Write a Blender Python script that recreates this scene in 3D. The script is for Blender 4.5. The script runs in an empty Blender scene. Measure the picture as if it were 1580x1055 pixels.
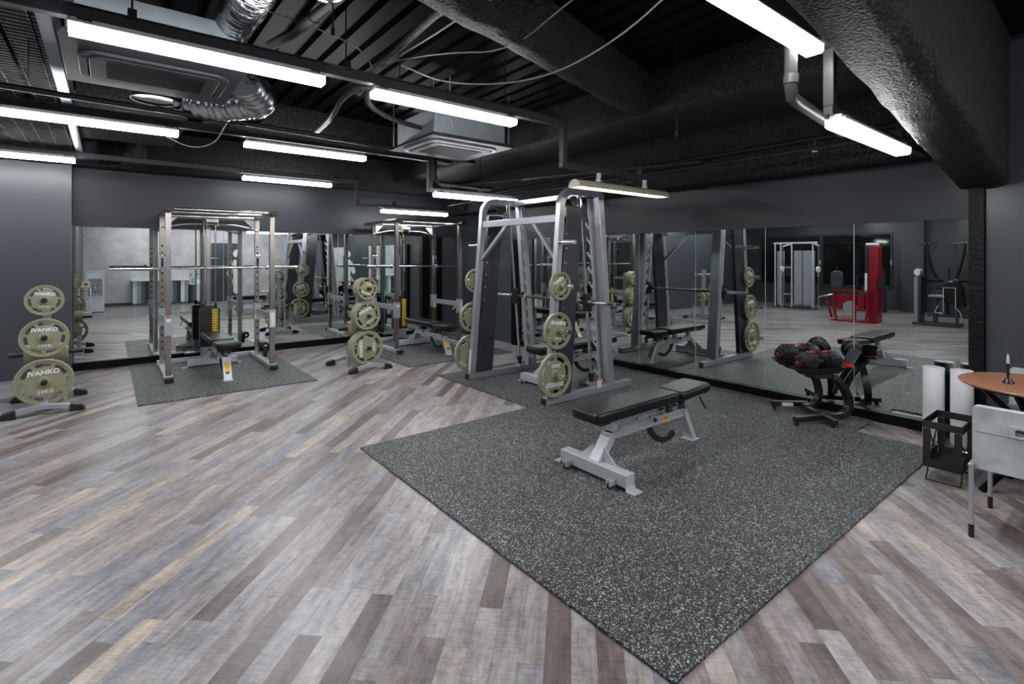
import bpy, bmesh, math, random
from mathutils import Vector, Matrix
R_ = math.radians
PI = math.pi
random.seed(7)
SC = bpy.context.scene
COL = SC.collection

# ------------------------------------------------------------------ camera, world, exposure
F_PX, CY, HEAD, EYE = 786.2, 398.15, 0.9006, 1.5
cam = bpy.data.cameras.new('camera')
cam.sensor_fit = 'HORIZONTAL'
cam.sensor_width = 36.0
cam.lens = F_PX / 1580 * 36.0
cam.shift_x = 0.0
cam.shift_y = -(527.5 - CY) / 1580
cam.clip_start = 0.05
cam_o = bpy.data.objects.new('camera', cam)
COL.objects.link(cam_o)
cam_o.location = (0, 0, EYE)
cam_o.rotation_euler = (PI / 2, 0, HEAD - PI / 2)
SC.camera = cam_o

world = bpy.data.worlds.new('world')
SC.world = world
world.use_nodes = True
bg = world.node_tree.nodes['Background']
bg.inputs[0].default_value = (0.55, 0.65, 0.85, 1)
bg.inputs[1].default_value = 0.02

SC.view_settings.view_transform = 'Standard'
SC.view_settings.look = 'None'
SC.view_settings.gamma = 1.0
SC.view_settings.use_curve_mapping = False
SC.view_settings.exposure = 1.2
SC.cycles.sample_clamp_indirect = 2.5
SC.cycles.caustics_reflective = False
LED = 19.0           # strength of the ceiling LED lenses

# ------------------------------------------------------------------ materials
MATS = {}
def nmat(name):
    m = bpy.data.materials.new(name)
    m.use_nodes = True
    nt = m.node_tree
    b = nt.nodes['Principled BSDF']
    MATS[name] = m
    return m, nt, b
def simple(name, col, rough=0.5, metal=0.0, spec=0.5, bump=0.0, bscale=60, vary=0.0):
    m, nt, b = nmat(name)
    b.inputs['Base Color'].default_value = (*col, 1)
    b.inputs['Roughness'].default_value = rough
    b.inputs['Metallic'].default_value = metal
    b.inputs['Specular IOR Level'].default_value = spec
    if bump or vary:
        tc = nt.nodes.new('ShaderNodeTexCoord')
        n = nt.nodes.new('ShaderNodeTexNoise')
        n.inputs['Scale'].default_value = bscale
        n.inputs['Detail'].default_value = 5
        nt.links.new(tc.outputs['Object'], n.inputs['Vector'])
        if bump:
            bp = nt.nodes.new('ShaderNodeBump')
            bp.inputs['Strength'].default_value = bump
            bp.inputs['Distance'].default_value = 0.01
            nt.links.new(n.outputs['Fac'], bp.inputs['Height'])
            nt.links.new(bp.outputs['Normal'], b.inputs['Normal'])
        if vary:
            r = nt.nodes.new('ShaderNodeValToRGB')
            r.color_ramp.elements[0].position = 0.3
            r.color_ramp.elements[1].position = 0.7
            r.color_ramp.elements[0].color = (*[c * (1 - vary) for c in col], 1)
            r.color_ramp.elements[1].color = (*[min(1, c * (1 + vary)) for c in col], 1)
            nt.links.new(n.outputs['Fac'], r.inputs['Fac'])
            nt.links.new(r.outputs['Color'], b.inputs['Base Color'])
    return m
def emit(name, col, s):
    m, nt, b = nmat(name)
    b.inputs['Base Color'].default_value = (0.9, 0.9, 0.9, 1)
    b.inputs['Emission Color'].default_value = (*col, 1)
    b.inputs['Emission Strength'].default_value = s
    return m

M = {}
M['led'] = emit('led_lens', (0.95, 0.98, 1.0), LED)
M['led_warm'] = emit('fluorescent_tube', (1.0, 0.92, 0.78), 6.0)
M['fridge_lamp'] = emit('fridge_lamp_diffuser', (0.95, 0.98, 1.0), 1.6)
M['led_body'] = simple('fixture_white_paint', (0.75, 0.77, 0.8), 0.4)
M['beige'] = simple('beige_enamel', (0.50, 0.44, 0.37), 0.4)
M['wall'] = simple('charcoal_wall_paint', (0.030, 0.033, 0.041), 0.40, spec=0.32, bump=0.05, bscale=180, vary=0.05)
M['wall_light'] = simple('slate_wall_paint', (0.055, 0.060, 0.073), 0.33, spec=0.55, bump=0.05, bscale=180, vary=0.05)
M['black_trim'] = simple('black_trim', (0.004, 0.004, 0.005), 0.4, spec=0.12)
M['deck'] = simple('black_deck_paint', (0.0038, 0.0041, 0.0056), 0.45, spec=0.08, vary=0.2, bscale=3)
M['fireproof'] = simple('black_sprayed_fireproofing', (0.012, 0.0115, 0.0115), 0.5, spec=0.25, bump=1.0, bscale=60, vary=0.9)
def _rough_fp():
    nt = M['fireproof'].node_tree
    for n in nt.nodes:
        if n.type == 'VALTORGB':
            n.color_ramp.elements[0].position = 0.44; n.color_ramp.elements[1].position = 0.60
            n.color_ramp.elements[0].color = (0.003, 0.003, 0.003, 1); n.color_ramp.elements[1].color = (0.036, 0.035, 0.034, 1)  # paler flecks put speckled highlights of the rough coat into the colour
        if n.type == 'BUMP': n.inputs['Distance'].default_value = 0.02
_rough_fp()
M['column_rough'] = simple('rough_black_steel', (0.006, 0.006, 0.007), 0.45, spec=0.2, bump=0.8, bscale=30)
M['black_pipe'] = simple('dark_pipe_paint', (0.016, 0.016, 0.018), 0.42, spec=0.25)
M['raceway'] = simple('dark_raceway_steel', (0.04, 0.04, 0.044), 0.4, spec=0.4)
M['grey_pvc'] = simple('grey_pipe', (0.04, 0.039, 0.039), 0.4, spec=0.3)
M['insul'] = simple('taped_insulation', (0.03, 0.03, 0.032), 0.4, spec=0.35, bump=0.9, bscale=40, vary=0.7)
M['foil'] = simple('duct_foil', (0.55, 0.56, 0.6), 0.22, metal=1.0, bump=1.0, bscale=14)
M['blackfoil'] = simple('black_duct_film', (0.02, 0.02, 0.024), 0.18, spec=0.8, bump=1.0, bscale=16)
M['wire'] = simple('grey_cable', (0.35, 0.36, 0.37), 0.4)
M['alu'] = simple('galvanised_channel', (0.55, 0.6, 0.66), 0.3, metal=0.9)
M['ac'] = simple('grey_panel_plastic', (0.036, 0.037, 0.046), 0.4, spec=0.25)
M['ac_dark'] = simple('dark_grille', (0.007, 0.0075, 0.009), 0.6, spec=0.1)
M['ac_body'] = simple('galvanised_casing', (0.42, 0.48, 0.52), 0.4, metal=0.4, vary=0.1, bscale=5)
M['chrome'] = simple('brushed_nickel_tube', (0.62, 0.60, 0.57), 0.2, metal=1.0)
M['nickel'] = simple('satin_steel_post', (0.36, 0.33, 0.30), 0.25, metal=1.0)
M['silver'] = simple('silver_powder_coat', (0.50, 0.52, 0.57), 0.3, metal=0.6)
M['silver2'] = simple('light_silver_paint', (0.62, 0.64, 0.68), 0.35, metal=0.35)
M['steel_bright'] = simple('polished_steel', (0.72, 0.73, 0.75), 0.14, metal=1.0)
M['shaft'] = simple('dark_steel_shaft', (0.10, 0.10, 0.11), 0.35, metal=0.7)
M['rubber'] = simple('black_rubber', (0.012, 0.012, 0.013), 0.45)
M['plastic'] = simple('black_plastic', (0.015, 0.015, 0.017), 0.3)
M['leather'] = simple('black_vinyl_upholstery', (0.007, 0.0075, 0.009), 0.31, spec=0.42)
M['board'] = simple('dark_plum_steel_board', (0.040, 0.038, 0.050), 0.25, spec=0.7)
M['plate'] = simple('khaki_enamel', (0.30, 0.295, 0.19), 0.3, spec=0.5)
M['white_print'] = simple('white_lettering', (0.85, 0.85, 0.83), 0.5)
M['black_print'] = simple('black_lettering', (0.02, 0.02, 0.02), 0.5)
M['yellow'] = simple('yellow_plastic', (0.85, 0.6, 0.02), 0.4)
M['orange'] = simple('orange_sticker', (0.85, 0.25, 0.05), 0.5)
M['sticker_y'] = simple('amber_sticker', (0.9, 0.5, 0.02), 0.5)
M['sticker_w'] = simple('white_sticker', (0.75, 0.76, 0.78), 0.5)
M['red'] = simple('glossy_red_paint', (0.26, 0.005, 0.013), 0.25)
M['red_pl'] = simple('red_plastic', (0.65, 0.02, 0.03), 0.3)
M['green'] = simple('dark_green_casting', (0.02, 0.06, 0.05), 0.4)
M['stack'] = simple('weight_stack_black', (0.012, 0.012, 0.014), 0.4)
M['paper'] = simple('white_paper_roll', (0.84, 0.84, 0.87), 0.8, bump=0.15, bscale=90)
M['fabric_black'] = simple('black_fabric', (0.012, 0.012, 0.014), 0.8)
M['suede'] = simple('grey_suede_leather', (0.46, 0.49, 0.50), 0.6, vary=0.22, bscale=9, bump=0.05)
M['white'] = simple('white_gloss', (0.78, 0.8, 0.82), 0.3)
M['grey_blue'] = simple('dark_slate_laminate', (0.09, 0.11, 0.14), 0.4)
M['light_grey_lam'] = simple('pale_grey_laminate', (0.62, 0.7, 0.72), 0.4)
M['mid_grey_lam'] = simple('blue_grey_laminate', (0.26, 0.34, 0.38), 0.4)
M['black_lam'] = simple('black_laminate', (0.015, 0.016, 0.02), 0.4)
M['machine_dark'] = simple('anthracite_shroud', (0.045, 0.05, 0.06), 0.3)
M['machine_grey'] = simple('grey_shroud', (0.30, 0.32, 0.36), 0.3)
M['mirror_edge'] = simple('polished_glass_edge', (0.55, 0.62, 0.6), 0.2)
M['bottle'] = simple('water_bottle_plastic', (0.45, 0.6, 0.7), 0.2)
M['wood_shelf'] = simple('light_wood_board', (0.42, 0.25, 0.15), 0.5)

def mirror_mat():
    m, nt, b = nmat('silvered_mirror')
    b.inputs['Base Color'].default_value = (0.78, 0.86, 0.84, 1)
    b.inputs['Metallic'].default_value = 1.0
    b.inputs['Roughness'].default_value = 0.0
    return m
M['mirror'] = mirror_mat()
def glass_mat():
    m, nt, b = nmat('dark_window_glass')
    b.inputs['Base Color'].default_value = (0.008, 0.009, 0.011, 1)
    b.inputs['Roughness'].default_value = 0.05
    return m
M['night_glass'] = glass_mat()
def clear_mat():
    m, nt, b = nmat('clear_glass')
    b.inputs['Base Color'].default_value = (0.9, 0.95, 0.95, 1)
    b.inputs['Roughness'].default_value = 0.02
    b.inputs['Alpha'].default_value = 0.15
    return m
M['clear'] = clear_mat()

class NT:
    def __init__(s, nt): s.nt = nt
    def n(s, t, **k):
        o = s.nt.nodes.new(t)
        for a, v in k.items(): setattr(o, a, v)
        return o
    def l(s, a, b): s.nt.links.new(a, b)
    def m(s, op, a, b=None, c=None):
        o = s.nt.nodes.new('ShaderNodeMath'); o.operation = op
        for i, v in enumerate((a, b, c)):
            if v is None: continue
            if isinstance(v, (int, float)): o.inputs[i].default_value = v
            else: s.l(v, o.inputs[i])
        return o.outputs[0]
    def comb(s, x, y, z):
        o = s.nt.nodes.new('ShaderNodeCombineXYZ')
        for i, v in enumerate((x, y, z)):
            if isinstance(v, (int, float)): o.inputs[i].default_value = v
            else: s.l(v, o.inputs[i])
        return o.outputs[0]

def floor_mat():
    m, nt, b = nmat('grey_plank_vinyl')
    g = NT(nt)
    geo = g.n('ShaderNodeNewGeometry')
    sep = g.n('ShaderNodeSeparateXYZ'); g.l(geo.outputs['Position'], sep.inputs[0])
    X, Y = sep.outputs[0], sep.outputs[1]
    c = math.cos(PI / 4)
    u = g.m('ADD', g.m('MULTIPLY', X, c), g.m('MULTIPLY', Y, c))
    v = g.m('SUBTRACT', g.m('MULTIPLY', Y, c), g.m('MULTIPLY', X, c))
    W, L = 0.098, 0.98
    row = g.m('FLOOR', g.m('DIVIDE', v, W))
    wn = g.n('ShaderNodeTexWhiteNoise', noise_dimensions='1D'); g.l(row, wn.inputs['W'])
    uu = g.m('ADD', g.m('DIVIDE', u, L), g.m('MULTIPLY', wn.outputs['Value'], 7.3))
    colm = g.m('FLOOR', uu)
    wn2 = g.n('ShaderNodeTexWhiteNoise', noise_dimensions='2D')
    g.l(g.comb(row, colm, 0.0), wn2.inputs['Vector'])
    ramp = g.n('ShaderNodeValToRGB')
    ramp.color_ramp.interpolation = 'LINEAR'
    cols = [(0.0, (0.15, 0.112, 0.105)), (0.12, (0.20, 0.158, 0.152)), (0.3, (0.29, 0.24, 0.232)), (0.45, (0.34, 0.295, 0.29)),
            (0.6, (0.27, 0.262, 0.30)), (0.75, (0.40, 0.335, 0.305)), (0.9, (0.35, 0.335, 0.36)), (1.0, (0.50, 0.405, 0.335))]
    e = ramp.color_ramp.elements
    e[0].position = 0; e[0].color = (*cols[0][1], 1); e[1].position = 1; e[1].color = (*cols[-1][1], 1)
    for p, cc in cols[1:-1]:
        q = e.new(p); q.color = (*cc, 1)
    g.l(wn2.outputs['Value'], ramp.inputs['Fac'])
    # long grain
    off = g.m('MULTIPLY', wn2.outputs['Value'], 40.0)
    gr = g.n('ShaderNodeTexNoise'); gr.inputs['Scale'].default_value = 1.0; gr.inputs['Detail'].default_value = 6; gr.inputs['Roughness'].default_value = 0.65
    g.l(g.comb(g.m('MULTIPLY', u, 5.0), g.m('ADD', g.m('MULTIPLY', v, 90.0), off), off), gr.inputs['Vector'])
    # cloudy wear
    cl = g.n('ShaderNodeTexNoise'); cl.inputs['Scale'].default_value = 1.0; cl.inputs['Detail'].default_value = 4
    g.l(g.comb(g.m('MULTIPLY', u, 5.0), g.m('MULTIPLY', v, 20.0), off), cl.inputs['Vector'])
    # cross saw marks
    sw = g.n('ShaderNodeTexNoise'); sw.inputs['Scale'].default_value = 1.0; sw.inputs['Detail'].default_value = 3
    g.l(g.comb(g.m('MULTIPLY', u, 130.0), g.m('MULTIPLY', v, 12.0), off), sw.inputs['Vector'])
    k = g.m('ADD', g.m('ADD', g.m('MULTIPLY', g.m('SUBTRACT', gr.outputs['Fac'], 0.5), 0.8), g.m('MULTIPLY', g.m('SUBTRACT', cl.outputs['Fac'], 0.5), 1.5)),
            g.m('MULTIPLY', g.m('SUBTRACT', sw.outputs['Fac'], 0.5), 0.8))
    mo = g.n('ShaderNodeTexNoise'); mo.inputs['Scale'].default_value = 1.0; mo.inputs['Detail'].default_value = 5; mo.inputs['Roughness'].default_value = 0.7
    g.l(g.comb(g.m('MULTIPLY', u, 22.0), g.m('MULTIPLY', v, 40.0), off), mo.inputs['Vector'])
    k = g.m('ADD', k, g.m('MULTIPLY', g.m('SUBTRACT', mo.outputs['Fac'], 0.5), 1.1))
    k = g.m('MAXIMUM', g.m('ADD', k, 1.0), 0.25)
    # seams
    fv = g.m('FRACT', g.m('DIVIDE', v, W)); fu = g.m('FRACT', uu)
    sv = g.m('MINIMUM', fv, g.m('SUBTRACT', 1.0, fv)); su = g.m('MINIMUM', fu, g.m('SUBTRACT', 1.0, fu))
    seam = g.m('MINIMUM', g.m('GREATER_THAN', sv, 0.012), g.m('GREATER_THAN', su, 0.0016))
    k = g.m('MULTIPLY', k, g.m('ADD', 0.6, g.m('MULTIPLY', seam, 0.4)))
    vm = g.n('ShaderNodeVectorMath', operation='SCALE')
    g.l(ramp.outputs['Color'], vm.inputs[0]); g.l(k, vm.inputs['Scale'])
    g.l(vm.outputs[0], b.inputs['Base Color'])
    b.inputs['Roughness'].default_value = 0.28
    b.inputs['Specular IOR Level'].default_value = 0.5
    bp = g.n('ShaderNodeBump'); bp.inputs['Strength'].default_value = 0.12; bp.inputs['Distance'].default_value = 0.002
    g.l(g.m('MULTIPLY', g.m('ADD', gr.outputs['Fac'], sw.outputs['Fac']), seam), bp.inputs['Height'])
    g.l(bp.outputs[0], b.inputs['Normal'])
    return m
M['floor'] = floor_mat()

def mat_mat():
    m, nt, b = nmat('speckled_rubber_matting')
    g = NT(nt)
    geo = g.n('ShaderNodeNewGeometry')
    def flecks(scale, thr, rad, shift):
        mp = g.n('ShaderNodeVectorMath', operation='ADD'); mp.inputs[1].default_value = (shift, shift * 2, 0.003)
        g.l(geo.outputs['Position'], mp.inputs[0])
        v = g.n('ShaderNodeTexVoronoi'); v.inputs['Scale'].default_value = scale
        g.l(mp.outputs[0], v.inputs['Vector'])
        s = g.n('ShaderNodeSeparateXYZ'); g.l(v.outputs['Color'], s.inputs[0])
        r = g.m('MULTIPLY', s.outputs[1], rad)
        return g.m('MULTIPLY', g.m('GREATER_THAN', s.outputs[0], thr), g.m('LESS_THAN', v.outputs['Distance'], r))
    f = g.m('MAXIMUM', flecks(150, 0.52, 0.60, 0.0), g.m('MULTIPLY', flecks(250, 0.5, 0.7, 3.1), 0.55))
    f = g.m('MAXIMUM', f, flecks(85, 0.80, 0.50, 7.7))
    cl = g.n('ShaderNodeTexNoise'); cl.inputs['Scale'].default_value = 1.3; cl.inputs['Detail'].default_value = 2
    g.l(geo.outputs['Position'], cl.inputs['Vector'])
    mix = g.n('ShaderNodeMix', data_type='RGBA')
    mix.inputs[6].default_value = (0.008, 0.010, 0.0145, 1)
    mix.inputs[7].default_value = (0.47, 0.47, 0.45, 1)
    g.l(f, mix.inputs[0])
    vm = g.n('ShaderNodeVectorMath', operation='SCALE')
    g.l(mix.outputs[2], vm.inputs[0]); g.l(g.m('ADD', 0.75, g.m('MULTIPLY', cl.outputs['Fac'], 0.5)), vm.inputs['Scale'])
    g.l(vm.outputs[0], b.inputs['Base Color'])
    b.inputs['Roughness'].default_value = 0.55
    n = g.n('ShaderNodeTexNoise'); n.inputs['Scale'].default_value = 160; g.l(geo.outputs['Position'], n.inputs['Vector'])
    bp = g.n('ShaderNodeBump'); bp.inputs['Strength'].default_value = 0.4; bp.inputs['Distance'].default_value = 0.003
    g.l(n.outputs['Fac'], bp.inputs['Height']); g.l(bp.outputs[0], b.inputs['Normal'])
    return m
M['mat'] = mat_mat()

def concrete_mat():
    m, nt, b = nmat('concrete_look_wallpaper')
    g = NT(nt)
    geo = g.n('ShaderNodeNewGeometry')
    a = g.n('ShaderNodeTexNoise'); a.inputs['Scale'].default_value = 2.2; a.inputs['Detail'].default_value = 8; a.inputs['Roughness'].default_value = 0.7
    g.l(geo.outputs['Position'], a.inputs['Vector'])
    r = g.n('ShaderNodeValToRGB')
    r.color_ramp.elements[0].position = 0.3; r.color_ramp.elements[0].color = (0.42, 0.40, 0.43, 1)
    r.color_ramp.elements[1].position = 0.7; r.color_ramp.elements[1].color = (0.74, 0.70, 0.73, 1)
    g.l(a.outputs['Fac'], r.inputs['Fac']); g.l(r.outputs['Color'], b.inputs['Base Color'])
    b.inputs['Roughness'].default_value = 0.55
    return m
M['concrete'] = concrete_mat()

def wood_mat():
    m, nt, b = nmat('walnut_veneer')
    g = NT(nt)
    tc = g.n('ShaderNodeTexCoord'); mp = g.n('ShaderNodeMapping'); mp.inputs['Scale'].default_value = (3, 45, 3)
    mp.inputs['Rotation'].default_value = (0, 0, 0.5)
    g.l(tc.outputs['Object'], mp.inputs[0])
    a = g.n('ShaderNodeTexNoise'); a.inputs['Scale'].default_value = 1.5; a.inputs['Detail'].default_value = 5
    g.l(mp.outputs[0], a.inputs['Vector'])
    r = g.n('ShaderNodeValToRGB')
    r.color_ramp.elements[0].position = 0.3; r.color_ramp.elements[0].color = (0.26, 0.105, 0.055, 1)
    r.color_ramp.elements[1].position = 0.75; r.color_ramp.elements[1].color = (0.44, 0.20, 0.11, 1)
    g.l(a.outputs['Fac'], r.inputs['Fac']); g.l(r.outputs['Color'], b.inputs['Base Color'])
    b.inputs['Roughness'].default_value = 0.35
    return m
M['walnut'] = wood_mat()

def mesh_mat():
    m, nt, b = nmat('fine_black_mesh')
    b.inputs['Base Color'].default_value = (0.012, 0.012, 0.014, 1)
    b.inputs['Roughness'].default_value = 0.7
    b.inputs['Alpha'].default_value = 0.13
    return m
M['net'] = mesh_mat()

# ------------------------------------------------------------------ mesh helpers
class MB:
    def __init__(s): s.b = bmesh.new()
    def _add(s, verts, faces):
        vs = [s.b.verts.new(v) for v in verts]
        for f in faces:
            try: s.b.faces.new([vs[i] for i in f])
            except ValueError: pass
        return s
    def box(s, x0, x1, y0, y1, z0, z1, mtx=None):
        V = [(x, y, z) for x in (x0, x1) for y in (y0, y1) for z in (z0, z1)]
        if mtx: V = [mtx @ Vector(v) for v in V]
        return s._add(V, [(0, 1, 3, 2), (4, 6, 7, 5), (0, 4, 5, 1), (2, 3, 7, 6), (0, 2, 6, 4), (1, 5, 7, 3)])
    def cbox(s, c, d, mtx=None):
        return s.box(c[0] - d[0] / 2, c[0] + d[0] / 2, c[1] - d[1] / 2, c[1] + d[1] / 2, c[2] - d[2] / 2, c[2] + d[2] / 2, mtx)
    def frame(s, d, up=(0, 0, 1)):
        d = Vector(d).normalized(); u = Vector(up)
        if abs(d.dot(u)) > 0.98: u = Vector((0, 1, 0))
        a = u.cross(d).normalized(); return a, d.cross(a).normalized()
    def beam(s, p0, p1, w, h, up=(0, 0, 1)):       # rectangular bar, w across, h along 'up'
        p0, p1 = Vector(p0), Vector(p1); a, b = s.frame(p1 - p0, up)
        V = [p + a * (w / 2 * i) + b * (h / 2 * j) for p in (p0, p1) for i, j in ((-1, -1), (1, -1), (1, 1), (-1, 1))]
        return s._add(V, [(3, 2, 1, 0), (4, 5, 6, 7), (0, 1, 5, 4), (1, 2, 6, 5), (2, 3, 7, 6), (3, 0, 4, 7)])
    def cyl(s, p0, p1, r, n=16, r1=None, cap=True):
        return s.tube([p0, p1], r, n, cap=cap, radii=[r, r if r1 is None else r1])
    def tube(s, path, r, n=12, cap=True, radii=None, square=None, up=(0, 0, 1)):
        P = [Vector(p) for p in path]; rings = []
        pa = None
        for i, p in enumerate(P):
            d = (P[min(i + 1, len(P) - 1)] - P[max(i - 1, 0)]).normalized()
            if pa is None: a, b = s.frame(d, up)
            else:
                a = (pa - d * pa.dot(d)).normalized(); b = d.cross(a).normalized()
            pa = a
            rr = radii[i] if radii else r
            if square:
                w, h = square
                # mitre widening at bends
                k = 1.0
                if 0 < i < len(P) - 1:
                    ca = (P[i] - P[i - 1]).normalized().dot((P[i + 1] - P[i]).normalized())
                    k = 1.0 / max(0.5, math.sqrt((1 + ca) / 2))
                ring = [p + a * (w / 2 * x) + b * (h / 2 * y * k) for x, y in ((-1, -1), (1, -1), (1, 1), (-1, 1))]
            else:
                ring = [p + (a * math.cos(t) + b * math.sin(t)) * rr for t in [2 * PI * j / n for j in range(n)]]
            rings.append([s.b.verts.new(v) for v in ring])
        m = len(rings[0])
        for A, B in zip(rings, rings[1:]):
            for j in range(m):
                s.b.faces.new([A[j], A[(j + 1) % m], B[(j + 1) % m], B[j]])
        if cap:
            s.b.faces.new(rings[0][::-1]); s.b.faces.new(rings[-1])
        return s
    def lathe(s, prof, c=(0, 0, 0), axis='z', n=32, closed=False):   # prof: (radius, height)
        rings = []
        for r, h in prof:
            ring = []
            for j in range(n):
                t = 2 * PI * j / n
                x, y = r * math.cos(t), r * math.sin(t)
                v = {'z': (x, y, h), 'y': (x, h, -y), 'x': (h, x, y)}[axis]
                ring.append(s.b.verts.new(Vector(v) + Vector(c)))
            rings.append(ring)
        pairs = list(zip(rings, rings[1:])) + ([(rings[-1], rings[0])] if closed else [])
        for A, B in pairs:
            for j in range(n):
                s.b.faces.new([A[j], A[(j + 1) % n], B[(j + 1) % n], B[j]])
        if not closed:
            if prof[0][0] > 1e-5: s.b.faces.new(rings[0][::-1])
            if prof[-1][0] > 1e-5: s.b.faces.new(rings[-1])
        return s
    def prism(s, poly, a0, a1, plane='xz', off=(0, 0, 0)):   # polygon extruded along the missing axis
        def P(p, a):
            v = {'xz': (p[0], a, p[1]), 'xy': (p[0], p[1], a), 'yz': (a, p[0], p[1])}[plane]
            return Vector(v) + Vector(off)
        A = [s.b.verts.new(P(p, a0)) for p in poly]; B = [s.b.verts.new(P(p, a1)) for p in poly]
        n = len(poly)
        s.b.faces.new(A[::-1]); s.b.faces.new(B)
        for j in range(n): s.b.faces.new([A[j], A[(j + 1) % n], B[(j + 1) % n], B[j]])
        return s
    def flat(s, outlines, t0, t1, plane='xz', off=(0, 0, 0)):     # outlines with holes, filled and extruded
        c = bpy.data.curves.new('tmp', 'CURVE'); c.dimensions = '2D'; c.fill_mode = 'BOTH'; c.extrude = 0.5
        for o in outlines:
            sp = c.splines.new('POLY'); sp.points.add(len(o) - 1); sp.use_cyclic_u = True
            for i, p in enumerate(o): sp.points[i].co = (p[0], p[1], 0, 1)
        ob = bpy.data.objects.new('tmp', c); me = bpy.data.meshes.new_from_object(ob)
        for v in me.vertices:
            a = t0 + (v.co.z + 0.5) * (t1 - t0)
            x, y = v.co.x, v.co.y
            q = {'xz': (x, a, y), 'xy': (x, y, a), 'yz': (a, x, y)}[plane]
            v.co = Vector(q) + Vector(off)
        n0 = len(s.b.verts)
        s.b.from_mesh(me)
        bpy.data.objects.remove(ob); bpy.data.curves.remove(c); bpy.data.meshes.remove(me)
        return s
    def text(s, body, size, mtx, depth=0.003, bold=0.0, shear=0.0, spacing=1.0):
        c = bpy.data.curves.new('tmp', 'FONT'); c.body = body; c.size = size; c.align_x = 'CENTER'; c.align_y = 'CENTER'
        c.extrude = depth / 2; c.offset = bold; c.shear = shear; c.space_character = spacing; c.resolution_u = 3
        ob = bpy.data.objects.new('tmp', c); me = bpy.data.meshes.new_from_object(ob)
        me.transform(mtx); s.b.from_mesh(me)
        bpy.data.objects.remove(ob); bpy.data.curves.remove(c); bpy.data.meshes.remove(me)
        return s
    def sphere(s, c, r, n=12, sc=(1, 1, 1)):
        k = bmesh.ops.create_uvsphere(s.b, u_segments=n, v_segments=max(6, n // 2 + 1), radius=r)
        for v in k['verts']: v.co = Vector(c) + Vector((v.co.x * sc[0], v.co.y * sc[1], v.co.z * sc[2]))
        return s
    def mesh(s, name, mats, smooth=35):
        bmesh.ops.remove_doubles(s.b, verts=s.b.verts, dist=1e-6)
        bmesh.ops.recalc_face_normals(s.b, faces=s.b.faces)
        me = bpy.data.meshes.new(name); s.b.to_mesh(me); s.b.free()
        for m in (mats if isinstance(mats, (list, tuple)) else [mats]): me.materials.append(M[m])
        if smooth:
            me.shade_smooth(); me.set_sharp_from_angle(angle=R_(smooth))
        return me
    def build(s, name, mats, parent=None, loc=(0, 0, 0), rot=(0, 0, 0), bevel=0.0, seg=2, smooth=35, **tags):
        me = s.mesh(name, mats, smooth)
        o = bpy.data.objects.new(name, me); COL.objects.link(o)
        o.parent = parent; o.location = loc; o.rotation_euler = rot
        if bevel:
            bv = o.modifiers.new('bevel', 'BEVEL'); bv.width = bevel; bv.segments = seg; bv.limit_method = 'ANGLE'; bv.angle_limit = R_(40)
            bv.use_clamp_overlap = True
        for k, v in tags.items(): o[k] = v
        return o
def thing(name, label, cat, loc=(0, 0, 0), rz=0, group=None):
    o = bpy.data.objects.new(name, None); COL.objects.link(o)
    o.empty_display_size = 0.1
    o.location = loc; o.rotation_euler = (0, 0, rz); o['label'] = label; o['category'] = cat
    if group: o['group'] = group
    return o
def copy_tree(o, parent=None, loc=None, rot=None, label=None):
    c = o.copy(); COL.objects.link(c); c.parent = parent
    if loc is not None: c.location = loc
    if rot is not None: c.rotation_euler = rot
    if label: c['label'] = label
    for ch in list(o.children): copy_tree(ch, c)
    return c
def struct(name, mb, mat, **k):
    o = mb.build(name, mat, **k); o['kind'] = 'structure'; return o
def arc(cx, cy, r, a0, a1, n):
    return [(cx + r * math.cos(R_(a0 + (a1 - a0) * i / n)), cy + r * math.sin(R_(a0 + (a1 - a0) * i / n))) for i in range(n + 1)]

# ------------------------------------------------------------------ room shell
XB, YA = 5.565, 8.93          # mirror faces of the right and the back wall
ZC = 3.25
struct('floor', MB().box(-8, 5.8, -2.6, 9.3, -0.1, 0), 'floor', smooth=0)
# corrugated ceiling deck
ribs = []
x = -8.0
while x < 6.0:
    ribs += [(x, ZC), (x + 0.125, ZC), (x + 0.135, ZC + 0.05), (x + 0.175, ZC + 0.05), (x + 0.189, ZC)]
    x += 0.19
poly = ribs + [(x, ZC + 0.15), (-8.0, ZC + 0.15)]
struct('ceiling', MB().prism(poly, -2.6, 9.3, 'xz'), 'deck', smooth=0)
struct('wall_back', MB().box(-0.37, 5.9, 8.945, 9.2, 0, 3.25), 'wall', smooth=0)
struct('wall_back_upper', MB().box(-0.37, 5.62, 8.90, 8.944, 1.925, 2.62), 'wall', smooth=0)
struct('wall_left', MB().box(-8, -0.37, 8.70, 9.2, 0, 3.25), 'wall_light', smooth=0)
struct('wall_back_end', MB().box(5.24, 5.63, 8.90, 8.944, 0.0, 1.925), 'wall_light', smooth=0)
struct('wall_right', MB().box(5.58, 5.8, -2.6, 9.2, 0, 3.25), 'wall', smooth=0)
struct('wall_right_upper', MB().box(5.545, 5.579, 0.945, 8.899, 1.828, 2.5), 'wall', smooth=0)
struct('wall_right_end', MB().box(5.555, 5.579, 6.97, 8.899, 0, 1.828), 'wall_light', smooth=0)
struct('wall_right_near', MB().box(5.54, 5.579, -2.36, 0.845, 0, 3.2), 'wall_light', smooth=0)
struct('wall_front', MB().box(-0.75, 5.8, -2.6, -2.36, 0, 3.25), 'concrete', smooth=0)
struct('wall_side', MB().box(-0.75, -0.6, -2.36, 1.9, 0, 3.25), 'wall_light', smooth=0)
struct('wall_annex', MB().box(-8, -0.75, 1.75, 1.9, 0, 3.25), 'wall_light', smooth=0)
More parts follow.
